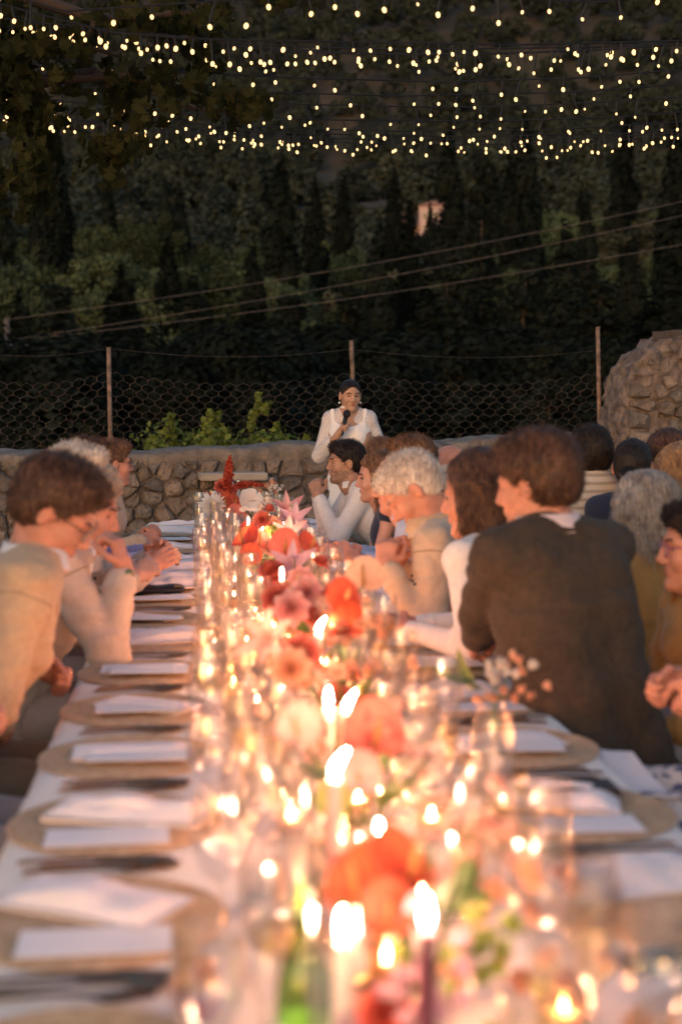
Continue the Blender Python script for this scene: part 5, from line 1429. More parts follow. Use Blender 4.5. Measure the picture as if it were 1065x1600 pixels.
    # --- glasses
    if glasses is not None:
        fm_ = glasses if glasses is not True else M_FRAME
        g = empty('glasses', (0, 0, 0)); g.parent = root; fr = MB()
        for q in (-1, 1):
            ring = [T(q * (.032 + .0225 * math.cos(a)), .0985 - .006 * abs(math.cos(a)) , -.004 + .0175 * math.sin(a)) for a in np.linspace(0, 2 * PI, 17)]
            fr.tube(ring, .0016, 5, False); fr.tube([T(q * .054, .094, .002), T(q * .074, .05, .004), T(q * .078, -.005, .006), T(q * .077, -.018, -.012)], .0014, 5)
            L_ = MB(); L_.add([T(q * .032, .099, -.004)] + ring[:-1], [(0, k + 1, (k + 1) % 16 + 1) for k in range(16)]); L_.build('lens', M_LENS, g)
        fr.tube([T(-.0095, .099, 0), T(0, .101, .003), T(.0095, .099, 0)], .0016, 5); fr.build('frame', fm_, g, True)
    if watch:
        S, E, W_, fd = arms[watch]; mb = MB(); w = empty('watch', (0, 0, 0)); w.parent = root
        a = fd.cross(bz).normalized(); b_ = fd.cross(a).normalized(); cc = W_ + fd * .006
        mb.tube([cc - fd * .024, cc - fd * .004], [.0335, .0325], 18, False); mb.build('strap', pmat('watch_strap', (.02, .016, .015), .5), w, True)
        o2 = (-by * .0 + Vector((.6, -.75, .2))); o2 = (o2 - fd * o2.dot(fd)).normalized(); MB().tube([cc - fd * .014 + o2 * .028, cc - fd * .014 + o2 * .039], [.0165, .0155], 16).build('dial', M_GOLD, w, True)
    if extra: extra(root, dict(T=T, Hb=Hb, Nk=Nk, Ch=Ch, Wa=Wa, P0=P0, bx=bx, by=by, bz=bz, arms=arms, tilt=tilt, nr=nr, O=O, sw=sw))
    return root

def make_hair(root, T, Hb, Hc, hs, style, mat, hh, seed, Nk, by, bx):
    g = SDF(hh); E_ = lambda c, r, k=.02, m='u': g.ell(T(*c), tuple(q * hs for q in r), Hb, k, m)
    Hn = np.array(Hb); Hcn = np.array(Hc)
    def local(f):
        return lambda P: f((P - Hcn) @ Hn)
    lo, hi = Hc - Vector((.4,) * 3), Hc + Vector((.4,) * 3)
    if style in ('short', 'shortcrop', 'thick', 'bald', 'receding'):
        th = {'short': 1.0, 'thick': 1.10, 'shortcrop': .965, 'bald': .93, 'receding': .98}[style]
        E_((0, -.016, .030), (.083 * th, .104 * th, .093 * th)); E_((0, -.045, -.015), (.072 * th, .062 * th, .070 * th), .03)
        if style in ('thick', 'short'): E_((.012, .050, .082 * th), (.055, .035, .026), .03)
        if style == 'bald':
            g.func(lo, hi, local(lambda q: np.maximum(q[..., 2] - .022 * hs, q[..., 1] - .02 * hs)), .008)
        ff = -.0 if style != 'receding' else .022
        g.func(lo, hi, local(lambda q: .75 * q[..., 1] - .66 * q[..., 2] - (.0215 - ff) * hs), .008)
        g.func(lo, hi, local(lambda q: -q[..., 2] - .072 * hs), .01)
        # clear the ear
        for q_ in (-1, 1): E_((q_ * .080, .004, -.018), (.016, .022, .032), .008, 's')
    elif style in ('bob', 'greybob', 'long', 'wavy'):
        E_((0, -.018, .030), (.088, .108, .097)); 
        for q_ in (-1, 1):
            g.cone(T(q_ * .070, .0, .02), T(q_ * .080, .018, -.085), .034 * hs, .030 * hs, .03); g.cone(T(q_ * .055, -.05, .01), T(q_ * .062, -.05, -.10), .048 * hs, .040 * hs, .04)
            if style in ('long', 'wavy'):
                g.cone(T(q_ * .075, .012, -.08), T(q_ * .085, -.0, -.20), .032 * hs, .028 * hs, .03)
                g.cone(T(q_ * .085, -.0, -.19), T(q_ * .08, .02, -.30), .030 * hs, .018 * hs, .03)
        g.cone(T(0, -.075, .0), T(0, -.072, -.105), .050 * hs, .044 * hs, .04)
        if style in ('long', 'wavy'): g.cone(T(0, -.07, -.09), T(0, -.085, -.26), .052 * hs, .035 * hs, .04)
        g.func(lo, hi, local(lambda q: np.minimum(.80 * q[..., 1] - .60 * q[..., 2] - .014 * hs, np.maximum(q[..., 1] - .03 * hs, -(np.abs(q[..., 0]) - .058 * hs)))), .008)
        E_((0, .085, -.035), (.055, .075, .088), .012, 's')
    elif style == 'bun':
        E_((0, -.014, .026), (.0775, .099, .0885)); E_((0, -.045, -.015), (.068, .060, .068), .03)
        g.func(lo, hi, local(lambda q: .80 * q[..., 1] - .60 * q[..., 2] - .030 * hs), .008); E_((0, .090, -.016), (.057, .062, .080), .008, 's')
        g.func(lo, hi, local(lambda q: -q[..., 2] - .07 * hs), .01)
        for q_ in (-1, 1): E_((q_ * .080, .004, -.018), (.016, .024, .034), .008, 's')
        E_((0, -.118, -.050), (.046, .040, .042), .012)
    wr = {'short': .004, 'thick': .005, 'shortcrop': .003, 'bald': .002, 'receding': .005, 'bob': .009, 'greybob': .011, 'long': .010, 'wavy': .018, 'bun': .004}[style]
    sc = {'wavy': (26, 26, 14)}.get(style, (40, 14, 22))
    sdf_obj('hair', g, mat, root, wr * hs, sc, seed)
    # loose strands that break the outline
    V, F = g.mesh(); r = np.random.default_rng(seed); ns = {'shortcrop': 1200, 'bald': 200, 'bun': 300, 'short': 3500, 'thick': 4000, 'receding': 500}.get(style, 3000)
    pick = r.choice(len(V), min(ns, len(V)), replace=False); P = V[pick]; Hup = np.array(Hb @ Vector((0, -.3, 1)))
    nrm = P - (Hcn + Hup * 0); nrm /= np.linalg.norm(nrm, axis=1)[:, None]
    down = np.array(Hb @ Vector((0, -.6, -1))) if style in ('bob', 'greybob', 'long', 'wavy') else np.array(Hb @ Vector((0, .55, .35)))
    L = (.014 if style in ('short', 'thick', 'receding', 'shortcrop', 'bald', 'bun') else .05) * hs * (.5 + r.random(len(P)))
    d = down[None] * .8 + nrm * (.16 if 'short' in style or style in ('thick', 'receding') else .05) + r.normal(size=P.shape) * .38; d /= np.linalg.norm(d, axis=1)[:, None]
    w = np.cross(d, nrm); w /= np.maximum(np.linalg.norm(w, axis=1), 1e-6)[:, None]; w *= .0011 * hs
    A = P + nrm * .001; Bm = A + d * (L * .5)[:, None] + nrm * .003; C_ = A + d * L[:, None]
    VV_ = np.stack([A - w, A + w, Bm + w * .8, Bm - w * .8, C_ + w * .2, C_ - w * .2], 1).reshape(-1, 3)
    k = np.arange(len(P))[:, None] * 6; FF = np.concatenate([k + np.array([[0, 1, 2, 3]]), k + np.array([[3, 2, 4, 5]])])
    o = link('hair_strands', mesh_np('hair_strands', VV_, FF, mat, smooth=False), root); o['kind'] = 'stuff'

# ================================================================== tall rough block at the right end of the wall
def make_block():
    rr = random.Random(5)
    L0 = atY(972, 660, 11.4); t = empty('stone_pier', (L0.x, 11.42, 0), wang)
    tag(t, 'tall broken stub of rubble masonry rising at the right end of the wall', 'wall')
    tx, tz = zip(*[(-.1, 1.6), (.02, 1.78), (.09, 1.84), (.16, 1.86), (.20, 1.95), (.32, 1.98), (.36, 2.05), (.62, 2.07), (1.0, 2.09), (3.2, 2.12)])
    def f(P):
        x, y, z = P[..., 0], P[..., 1], P[..., 2]
        top = z - np.interp(x, tx, tz); left = (.0 + .085 * np.clip(z - 1.05, 0, 1) - x); front = -.0 - y; back = y - .55
        d = np.maximum(np.maximum(top * .9, left), np.maximum(front, back))
        Q = P.astype(np.float64)
        n = fbm(Q * 3.2, 3, 9) * .07 + (.22 - np.abs(vnoise(Q * np.array([7.5, 7.5, 10.5]), 3))) * -.10 + vnoise(Q * 19, 8) * .030 + vnoise(Q * 37, 5) * .014
        return d + n
    g = SDF(.0135)
    g.cone((.0, .25, .35), (1.45, .25, 1.9), .4, .4); g.ops = []
    g._ins(np.array([-.12, -.12, .40]), np.array([1.55, .62, 2.2]), f, 1e-6, 'u')
    V, F = g.mesh()
    link('rubble_core', mesh_np('rubble_core', V, F, pmat('rubble_mortar', (.29, .215, .17), .97, nscale=13, col2=(.085, .065, .056), bump=1.0, bscale=60, bdist=.02), smooth=False), t)
    MB().box((1.5, .28, .25), (2.9, .5, .5)).build('footing', M_MORTAR, t); MB().box((2.3, .28, 1.05), (1.6, .5, 2.05)).build('rear_masonry', M_MORTAR, t)
    pts = []; z = .75
    while z < 2.1:
        x = rr.uniform(.04, .1)
        while x < 1.4:
            w = rr.uniform(.07, .2); pts.append((x + w / 2, z + rr.uniform(-.05, .05))); x += w
        z += .12
    for poly in voronoi_cells(np.array(pts), .0, 1.5, .7, 2.12):
        if len(poly) < 3: continue
        r = stone_mesh(poly, .045 * rr.uniform(.5, 1.5), .006, rr)
        if r is None: continue
        V, F, c = r
        if c[1] > float(np.interp(c[0], tx, tz)) - .07 or rr.random() < .42: continue
        link('stone', mesh_np('stone', V, F, rr.choice(M_STONE), smooth=False), t, (c[0] + .03, -.035 + rr.uniform(-.012, .012), c[1]), (rr.uniform(-.1, .1), rr.uniform(-.2, .2), rr.uniform(-.1, .1)), .92)
    for x, s_ in ((.42, .09), (.60, .10), (.95, .08)):
        o = bmesh.new(); bmesh.ops.create_cube(o, size=1.6); bmesh.ops.subdivide_edges(o, edges=o.edges, cuts=2, use_grid_fill=True)
        me = bpy.data.meshes.new('stone'); o.to_mesh(me); o.free(); me.materials.append(M_STONE[0])
        for v in me.vertices: v.co = v.co * (1 + .4 * float(vnoise(np.array(v.co) * 1.5 + x * 10)))
        link('stone', me, t, (x, .12, float(np.interp(x, tx, tz)) + .03), (0, 0, .3), (s_, .1, .045))
make_block()

# ================================================================== GUESTS
C_ = {'tweed': cloth('brown_tweed', (.064, .043, .027), (.040, .027, .018), 420, .95, .03), 'tan': cloth('tan_linen', (.60, .40, .235), (.52, .33, .19), 260), 'cream': cloth('cream_linen', (.66, .50, .39), (.58, .43, .33), 260),
      'beige': cloth('beige_wool', (.56, .41, .29), None, 300), 'white': cloth('white_cotton', (.80, .74, .72), None, 300, var=.03), 'ivory': cloth('ivory_knit', (.76, .70, .66), None, 200, var=.04), 'pinkshirt': cloth('pale_pink_shirt', (.78, .60, .58), None, 300),
      'navy': cloth('navy_cloth', (.02, .025, .05), None, 300), 'mustard': cloth('mustard_wool', (.40, .20, .06), None, 260), 'grey': cloth('grey_trousers', (.36, .28, .26), None, 260), 'lilac': cloth('lilac_shirt', (.40, .34, .52), None, 260),
      'khaki': cloth('khaki_trousers', (.27, .19, .12), None, 260), 'lightblue': cloth('light_blue_shirt', (.35, .42, .58), None, 260), 'greenf': cloth('green_blouse', (.08, .13, .05), None, 260), 'stone': cloth('stone_trousers', (.50, .40, .33), None, 260)}
def striped(name, c, c2, sc):
    m, n, out = mat_nodes('cloth_' + name); tc = n.nodes.new('ShaderNodeTexCoord'); w = n.nodes.new('ShaderNodeTexWave'); w.bands_direction = 'Z'; w.inputs['Scale'].default_value = sc; w.inputs['Distortion'].default_value = .4
    n.links.new(tc.outputs['Object'], w.inputs[0]); rp = n.nodes.new('ShaderNodeValToRGB'); rp.color_ramp.elements[0].position = .55; rp.color_ramp.elements[1].position = .8; rp.color_ramp.elements[0].color = (*c, 1); rp.color_ramp.elements[1].color = (*c2, 1)
    n.links.new(w.outputs['Fac'], rp.inputs[0]); b = n.nodes.new('ShaderNodeBsdfPrincipled'); b.inputs['Roughness'].default_value = .9; n.links.new(rp.outputs[0], b.inputs[0]); n.links.new(b.outputs[0], out.inputs[0]); return m
def printed(name, c, c2, sc, th=.5, c3=None):
    """cloth with a dense printed pattern"""
    m, n, out = mat_nodes('cloth_' + name); tc = n.nodes.new('ShaderNodeTexCoord'); v = n.nodes.new('ShaderNodeTexVoronoi'); v.feature = 'DISTANCE_TO_EDGE' if c3 is None else 'F1'; v.inputs['Scale'].default_value = sc
    no = n.nodes.new('ShaderNodeTexNoise'); no.inputs['Scale'].default_value = sc * .7; mx = n.nodes.new('ShaderNodeMix'); mx.data_type = 'RGBA'; mx.inputs[0].default_value = .06
    n.links.new(tc.outputs['Object'], mx.inputs[6]); n.links.new(no.outputs['Color'], mx.inputs[7]); n.links.new(tc.outputs['Object'], no.inputs[0]); n.links.new(mx.outputs[2], v.inputs['Vector'])
    rp = n.nodes.new('ShaderNodeValToRGB'); rp.color_ramp.elements[0].position = th * .2; rp.color_ramp.elements[1].position = th * .3; rp.color_ramp.elements[0].color = (*c2, 1); rp.color_ramp.elements[1].color = (*c, 1)
    if c3: e = rp.color_ramp.elements.new(.6); e.color = (*c3, 1)
    n.links.new(v.outputs['Distance'], rp.inputs[0]); b = n.nodes.new('ShaderNodeBsdfPrincipled'); b.inputs['Roughness'].default_value = .85; n.links.new(rp.outputs[0], b.inputs[0]); n.links.new(b.outputs[0], out.inputs[0]); return m
C_['stripe'] = striped('cream_stripe', (.56, .47, .37), (.36, .29, .22), 9)
C_['bluefloral'] = printed('blue_floral', (.10, .11, .20), (.62, .55, .52), 26, .8)
C_['redfloral'] = printed('red_floral', (.05, .02, .03), (.42, .04, .06), 20, 1.4, (.02, .02, .04))
A3 = lambda u, v, y: atY(u, v, y)
LFT, RGT = 'guests along the left side of the long table', 'guests along the right side of the long table'
def hd(u, v, y): return tuple(atY(u, v, y))
Dn = Vector((0, 0, -1))
# ---- left row (their bodies face +X, i.e. yaw -90 deg)
YL = -PI / 2; YR = PI / 2
person('man in a tan linen jacket with open white collar, head bowed, at the near left', (-.74, 3.62), hd(90, 796, 3.62), YL + .15, YL - .12, -.62, 0, 'rosy', 'brown', 'thick', 'jacket', C_['tan'], C_['khaki'], C_['white'],
       {'L': (-.44, 3.86, .80), 'R': (-.50, 3.55, .72)}, hs=1.06, glasses=M_FRAME, group=LFT, wr=.016, shw=1.1, bulk=1.12, curlL=1.2, curlR=1.2)
person('grey haired man in a cream linen jacket resting his face on his watch hand', (-.66, 4.42), hd(132, 792, 4.38), YL + .1, YL - .1, -.30, 0, 'rosy', 'sandy', 'short', 'jacket', C_['cream'], C_['grey'], C_['white'],
       {'R': A3(192, 893, 4.2), 'L': A3(135, 1000, 4.6)}, hs=1.05, watch='R', group=LFT, wr=.014, elbR=Vector((.3, -.2, -1)), curlR=.9, curlL=.9, dirR=Vector((-.25, .05, 1)), palmR=Vector((-.9, .3, -.1)), shw=1.05, bulk=1.08)
person('white haired guest glimpsed above the man resting his face', (-.66, 5.05), hd(122, 748, 5.05), YL + .05, YL + .1, -.15, 0, 'fair', 'white', 'short', 'jacket', C_['beige'], C_['grey'], C_['white'],
       {'R': A3(205, 905, 4.95), 'L': A3(190, 900, 5.2)}, group=LFT, curlL=.6, curlR=.6, hs=1.05)
person('man with wavy grey hair leaning forward behind the raised hand', (-.62, 5.7), hd(140, 765, 5.7), YL + .1, YL, -.25, 0, 'rosy', 'grey', 'short', 'jacket', C_['stone'], C_['grey'], C_['lilac'],
       {'R': A3(225, 893, 5.5), 'L': A3(232, 870, 5.7)}, group=LFT, curlL=.5, curlR=.3)
person('dark haired guest mostly hidden in the middle of the left row', (-.62, 6.35), hd(136, 724, 6.35), YL, YL, -.05, 0, 'olive', 'brown', 'short', 'shirt', C_['lilac'], C_['grey'], None,
       {'R': A3(238, 873, 6.2), 'L': A3(228, 862, 6.4)}, group=LFT)
person('man with dark framed glasses and swept back auburn hair at the far left', (-.60, 7.5), hd(176, 722, 7.5), YL + .15, YL + .35, -.05, 0, 'rosy', 'chestnut', 'short', 'jacket', C_['beige'], C_['grey'], C_['white'],
       {'R': A3(222, 848, 7.35), 'L': A3(226, 838, 7.5)}, glasses=True, group=LFT, curlL=1.3, curlR=1.3, dirR=Vector((.6, .5, .5)), dirL=Vector((.6, -.5, .5)))
# partly seen nearer guests on the left: only laps and sleeves reach the picture
person('guest at the left frame edge in a lilac sleeve and grey trousers', (-.78, 2.98), (-.98, 2.98, 1.26), YL, YL, -.2, 0, 'rosy', 'grey', 'short', 'shirt', C_['lilac'], C_['grey'], None,
       {'L': (-.40, 3.08, .80), 'R': (-.44, 2.80, .76)}, group=LFT, seat=.60, legs=True, curlL=.8, curlR=.8)
person('guest at the lower left frame edge in a dark red flowered dress', (-.72, 2.45), (-.98, 2.42, 1.24), YL, YL, -.2, 0, 'fair', 'blond', 'bob', 'shirt', C_['redfloral'], C_['redfloral'], None,
       {'L': (-.46, 2.55, .72), 'R': (-.50, 2.3, .70)}, group=LFT, seat=.59, female=True, legs=True, curlL=.6, curlR=.6, collar=False)
# ---- right row
person('man in a brown tweed jacket with his broad back to the camera', (1.00, 3.44), hd(836, 752, 3.62), .50, .95, -.20, 0, 'rosy', 'brown', 'thick', 'jacket', C_['tweed'], C_['khaki'], C_['pinkshirt'],
       {'L': A3(745, 1000, 3.92), 'R': A3(800, 985, 4.05)}, hs=1.04, group=RGT, wr=.012, shw=1.16, bulk=1.12, elbL=Vector((-.35, -.5, -1)), elbR=Vector((.5, -.5, -1)), curlL=1.0, curlR=1.0)
person('woman with a brown bob and white top seated left of the tweed jacket', (1.08, 4.25), hd(745, 770, 4.32), .80, 1.0, -.18, 0, 'rosy', 'brown', 'bob', 'shirt', C_['ivory'], C_['navy'], None,
       {'L': A3(640, 985, 4.2), 'R': A3(650, 975, 4.45)}, female=True, group=RGT, hs=1.12, collar=False, elbL=Vector((0, -.5, -1)), shw=1.32, bulk=1.2, wr=.012)
person('white haired man in a beige jacket with hands clasped at his mouth', (1.08, 5.0), hd(645, 764, 4.9), YR - .25, YR - .1, -.78, .1, 'rosy', 'white', 'short', 'jacket', C_['beige'], C_['khaki'], C_['tan'],
       {'L': A3(604, 892, 4.72), 'R': A3(622, 885, 4.9)}, hs=1.08, group=RGT, elbL=Vector((.0, -.3, -1)), elbR=Vector((0, .2, -1)), curlL=1.1, curlR=1.1, dirL=Vector((.15, .25, 1)), dirR=Vector((0, -.15, 1)), palmL=Vector((.3, .9, 0)), palmR=Vector((.2, -.9, 0)), shw=1.05, wr=.014)
person('balding pink scalped man just behind the white haired man', (1.05, 5.65), hd(622, 752, 5.6), YR - .2, YR, -.2, 0, 'rosy', 'white', 'bald', 'shirt', C_['lightblue'], C_['khaki'], None,
       {'L': A3(560, 880, 5.5), 'R': A3(560, 875, 5.7)}, group=RGT, curlL=.5, curlR=.5)
person('man with brown hair and thin glasses rising above the white haired man', (1.16, 6.25), hd(642, 724, 6.3), YR - .2, YR + .05, -.1, 0, 'rosy', 'chestnut', 'short', 'shirt', C_['lightblue'], C_['navy'], None,
       {'L': A3(545, 868, 6.15), 'R': A3(550, 865, 6.35)}, group=RGT, glasses=True, hs=1.05, watch='L')
person('woman with long wavy brown hair and red lips in profile', (1.03, 6.95), hd(590, 744, 6.95), YR - .1, YR - .05, -.1, 0, 'fair', 'chestnut', 'wavy', 'shirt', C_['navy'], C_['navy'], None,
       {'L': A3(520, 862, 6.85), 'R': A3(525, 858, 7.0)}, female=True, group=RGT, collar=False, hs=1.02, curlL=.3, curlR=.3, sleeves=False)
stub = pmat('stubble_skin', (.36, .21, .14), .7, nscale=90, var=.3)
person('dark haired bearded man in a white shirt with hands folded before his face', (1.18, 7.82), hd(540, 721, 7.9), YR + .05, YR + .12, -.04, 0, 'tan', 'dark', 'short', 'shirt', C_['ivory'], C_['stone'], None,
       {'L': A3(499, 779, 7.78), 'R': A3(497, 775, 7.9)}, group=RGT, beardmat=stub, h=.006, hh=.0045, hs=1.0, elbL=Vector((-.1, -.25, -1)), elbR=Vector((-.2, .2, -1)), curlL=1.25, curlR=1.25, dirL=Vector((-.25, .35, .9)), dirR=Vector((-.25, -.35, .9)), palmL=Vector((.2, .9, 0)), palmR=Vector((.2, -.9, 0)), wr=.010, collar=True)
person('reddish haired guest seen from behind right below the speaker', (1.28, 8.6), hd(592, 712, 8.6), YR - .6, YR - .9, 0, 0, 'rosy', 'chestnut', 'shortcrop', 'jacket', C_['beige'], C_['khaki'], C_['white'], None, group=RGT)
# ---- guests of the second table, most turned away towards the speaker
G2 = 'guests at the second table'
for (lab, u, v, y, by_, hy, sk, hr, st, top, col, fem, hs_, px) in [
   ('grey haired guest whose crown shows between the bob and the glasses man', 663, 727, 7.3, .3, .5, 'rosy', 'grey', 'short', 'jacket', 'beige', False, 1.0, .1),
   ('balding guest whose pink scalp shows beside the brown bob', 700, 732, 6.6, .3, .7, 'rosy', 'white', 'bald', 'jacket', 'cream', False, 1.0, .1),
   ('balding guest partly hidden behind the tweed man\'s head', 886, 722, 6.9, .2, .5, 'fair', 'white', 'bald', 'shirt', 'beige', False, .95, .0),
   ('man with thick dark hair in a striped cream jacket, back to camera', 921, 711, 6.1, .12, .05, 'rosy', 'dark', 'thick', 'jacket', 'stripe', False, 1.0, .0),
   ('woman with a low dark bun and navy top', 988, 728, 5.9, .1, -.45, 'rosy', 'dark', 'bun', 'shirt', 'navy', True, 1.04, .0),
   ('brown haired guest at the right edge behind the blond one', 1040, 716, 6.2, .2, .0, 'rosy', 'brown', 'bob', 'shirt', 'navy', True, 1.08, .1),
   ('woman with long straight blond hair at the right edge', 1058, 742, 5.5, .2, .1, 'fair', 'blond', 'long', 'shirt', 'mustard', True, 1.05, .1),
   ('woman with a silver grey bob and mustard jacket right of the tweed man', 1003, 800, 4.55, .45, .50, 'fair', 'grey', 'greybob', 'jacket', 'mustard', True, 1.12, .1)]:
    p = atY(u, v, y)
    person(lab, (p.x + px, y - .02), tuple(p), by_, hy, -.05 if st != 'greybob' else -.15, 0, sk, hr, st, top, C_[col], C_['grey'], C_['white'] if top == 'jacket' else None, None, female=fem, hs=hs_, group=G2, face=(st in ('bun',)), collar=(top != 'shirt'), h=.009, hh=.0065, wr=.012)
p = atY(1092, 852, 3.85)
person('man at the right frame edge with dark hair and purple rimmed glasses', (p.x + .12, 3.85), tuple(p), YR + .2, YR - .1, -.05, 0, 'rosy', 'dark', 'short', 'jacket', C_['mustard'], C_['grey'], C_['white'], None, group=G2, glasses=pmat('purple_frame', (.25, .04, .22), .3), hs=1.08)
# nearer guests on the right: only laps, an arm and a dress reach the picture
person('guest in a blue patterned dress whose forearm rests at the right frame edge', (1.36, 2.95), (1.50, 2.95, 1.27), YR - .1, YR, -.2, 0, 'rosy', 'brown', 'bob', 'shirt', C_['bluefloral'], C_['bluefloral'], None,
       {'L': (.99, 3.00, .88), 'R': (1.01, 3.10, .85)}, seat=.63, female=True, group=RGT, elbL=Vector((.7, .1, -.4)), elbR=Vector((.6, .3, -.3)), collar=False, sleeves=False, curlL=.9, curlR=.9, dirL=Vector((-.2, .1, -1)))
person('guest in stone coloured trousers at the lower right frame edge', (1.28, 2.38), (1.45, 2.38, 1.3), YR, YR, -.2, 0, 'rosy', 'grey', 'short', 'shirt', C_['stone'], C_['stone'], None,
       {'L': (1.06, 2.2, .78), 'R': (1.08, 2.55, .76)}, seat=.61, group=RGT)
# white napkin across the lap beside the tweed man
def lap_napkin():
    g = 40; V = []; F = []
    x0, x1, y0, y1 = .85, .985, 2.84, 3.34
    for i in range(g + 1):
        for j in range(g + 1):
            x = x0 + (x1 - x0) * i / g; y = y0 + (y1 - y0) * j / g; 
            z = .705 + .02 * math.sin(y * 19) + .03 * float(fbm(np.array([x * 7, y * 7, 1.]), 3, 4)) - .25 * max(0, (.90 - x)) * 3 - .35 * max(0, y - 3.2)
            V.append((x + .02 * math.sin(y * 16), y, z))
    for i in range(g):
        for j in range(g): a = i * (g + 1) + j; F.append((a, a + g + 1, a + g + 2, a + 1))
    o = link('lap_napkin', mesh_np('lap_napkin', V, F, M_NAP)); sm = o.modifiers.new('thick', 'SOLIDIFY'); sm.thickness = .003
    tag(o, 'white napkin spread over the lap beside the blue patterned dress', 'napkin')
lap_napkin()

# ================================================================== SEATING
M_CH = pmat('white_painted_wood', (.78, .74, .70), .5, nscale=6, var=.05)
def chair(x, y, rz, label, group='white wooden chairs'):
    t = empty('chair', (x, y, 0), rz); tag(t, label, 'chair', group)     # faces +Y
    MB().box((0, 0, .44), (.42, .40, .03)).build('seat', M_CH, t)
    for a in (-1, 1):
        MB().tube([(a * .19, .18, 0), (a * .19, .17, .43)], [.014, .018], 8).build('leg', M_CH, t, True)
        MB().tube([(a * .19, -.22, 0), (a * .19, -.18, .44), (a * .19, -.25, .90)], [.014, .018, .015], 8).build('leg', M_CH, t, True)
    q = MB().box((0, -.245, .845), (.36, .022, .09)).build('top_rail', M_CH, t); b = q.modifiers.new('bevel', 'BEVEL'); b.width = .006
    for a in (-.12, -.04, .04, .12): MB().box((a, -.213, .63), (.03, .014, .36)).build('slat', M_CH, t)
    return t
c0 = atY(532, 760, 9.0)
def end_chair():
    t = empty('chair', (1.05, 8.95, 0), R(100)); tag(t, 'white panel backed chair showing behind the folded hands', 'chair', 'white wooden chairs')
    a = atY(514, 726, 8.8); b = atY(545, 790, 8.8)
    t.location = ((a.x + b.x) / 2 + .09, 9.0, 0); t.rotation_euler = (0, 0, R(165))
    MB().box((0, 0, .44), (.42, .40, .03)).build('seat', M_CH, t)
    for q in (-1, 1):
        MB().tube([(q * .19, .18, 0), (q * .19, .17, .43)], .016, 8).build('leg', M_CH, t, True); MB().tube([(q * .19, -.2, 0), (q * .19, -.2, .46)], .016, 8).build('leg', M_CH, t, True)
    q = MB().box((0, -.21, .79), (.34, .03, .66)).build('back_panel', M_CH, t); bv = q.modifiers.new('bevel', 'BEVEL'); bv.width = .012; bv.segments = 3
end_chair()
w = atY(935, 820, 5.3)
t_ = chair(w.x, 5.55, R(12), 'white chair whose top rail shows left of the silver bob')
def bench(x, y0, y1, lb):
    t = empty('bench', (x, (y0 + y1) / 2, 0)); tag(t, lb, 'bench', 'benches along the table'); L = y1 - y0
    MB().box((0, 0, .43), (.30, L, .04)).build('seat', M_WOODT, t)
    for k in range(5):
        for s in (-1, 1): MB().box((s * .11, -L / 2 + .2 + k * (L - .4) / 4, .205), (.05, .05, .41)).build('leg', M_WOODT, t)
bench(-.82, 2.0, 8.3, 'low wooden bench under the guests on the left')
bench(1.25, 1.9, 8.9, 'low wooden bench under the guests on the right')

# ================================================================== THE SPEAKER
M_LACE = None
def lace():
    m, n, out = mat_nodes('sheer_lace'); tc = n.nodes.new('ShaderNodeTexCoord'); v = n.nodes.new('ShaderNodeTexVoronoi'); v.feature = 'DISTANCE_TO_EDGE'; v.inputs['Scale'].default_value = 150; n.links.new(tc.outputs['Object'], v.inputs['Vector'])
    v2 = n.nodes.new('ShaderNodeTexVoronoi'); v2.inputs['Scale'].default_value = 70; n.links.new(tc.outputs['Object'], v2.inputs['Vector'])
    a = n.nodes.new('ShaderNodeMapRange'); a.inputs['From Min'].default_value = .0; a.inputs['From Max'].default_value = .12; a.inputs['To Min'].default_value = .95; a.inputs['To Max'].default_value = .55; n.links.new(v.outputs['Distance'], a.inputs[0])
    b = n.nodes.new('ShaderNodeMapRange'); b.inputs['From Min'].default_value = .15; b.inputs['From Max'].default_value = .3; b.inputs['To Min'].default_value = .5; b.inputs['To Max'].default_value = 0; n.links.new(v2.outputs['Distance'], b.inputs[0])
    ad = n.nodes.new('ShaderNodeMath'); ad.use_clamp = True; n.links.new(a.outputs[0], ad.inputs[0]); n.links.new(b.outputs[0], ad.inputs[1])
    p = n.nodes.new('ShaderNodeBsdfPrincipled'); p.inputs['Base Color'].default_value = (.82, .76, .74, 1); p.inputs['Roughness'].default_value = .8; t = n.nodes.new('ShaderNodeBsdfTransparent'); mx = n.nodes.new('ShaderNodeMixShader')
    n.links.new(ad.outputs[0], mx.inputs[0]); n.links.new(t.outputs[0], mx.inputs[1]); n.links.new(p.outputs[0], mx.inputs[2]); n.links.new(mx.outputs[0], out.inputs[0]); return m
YB = 9.75
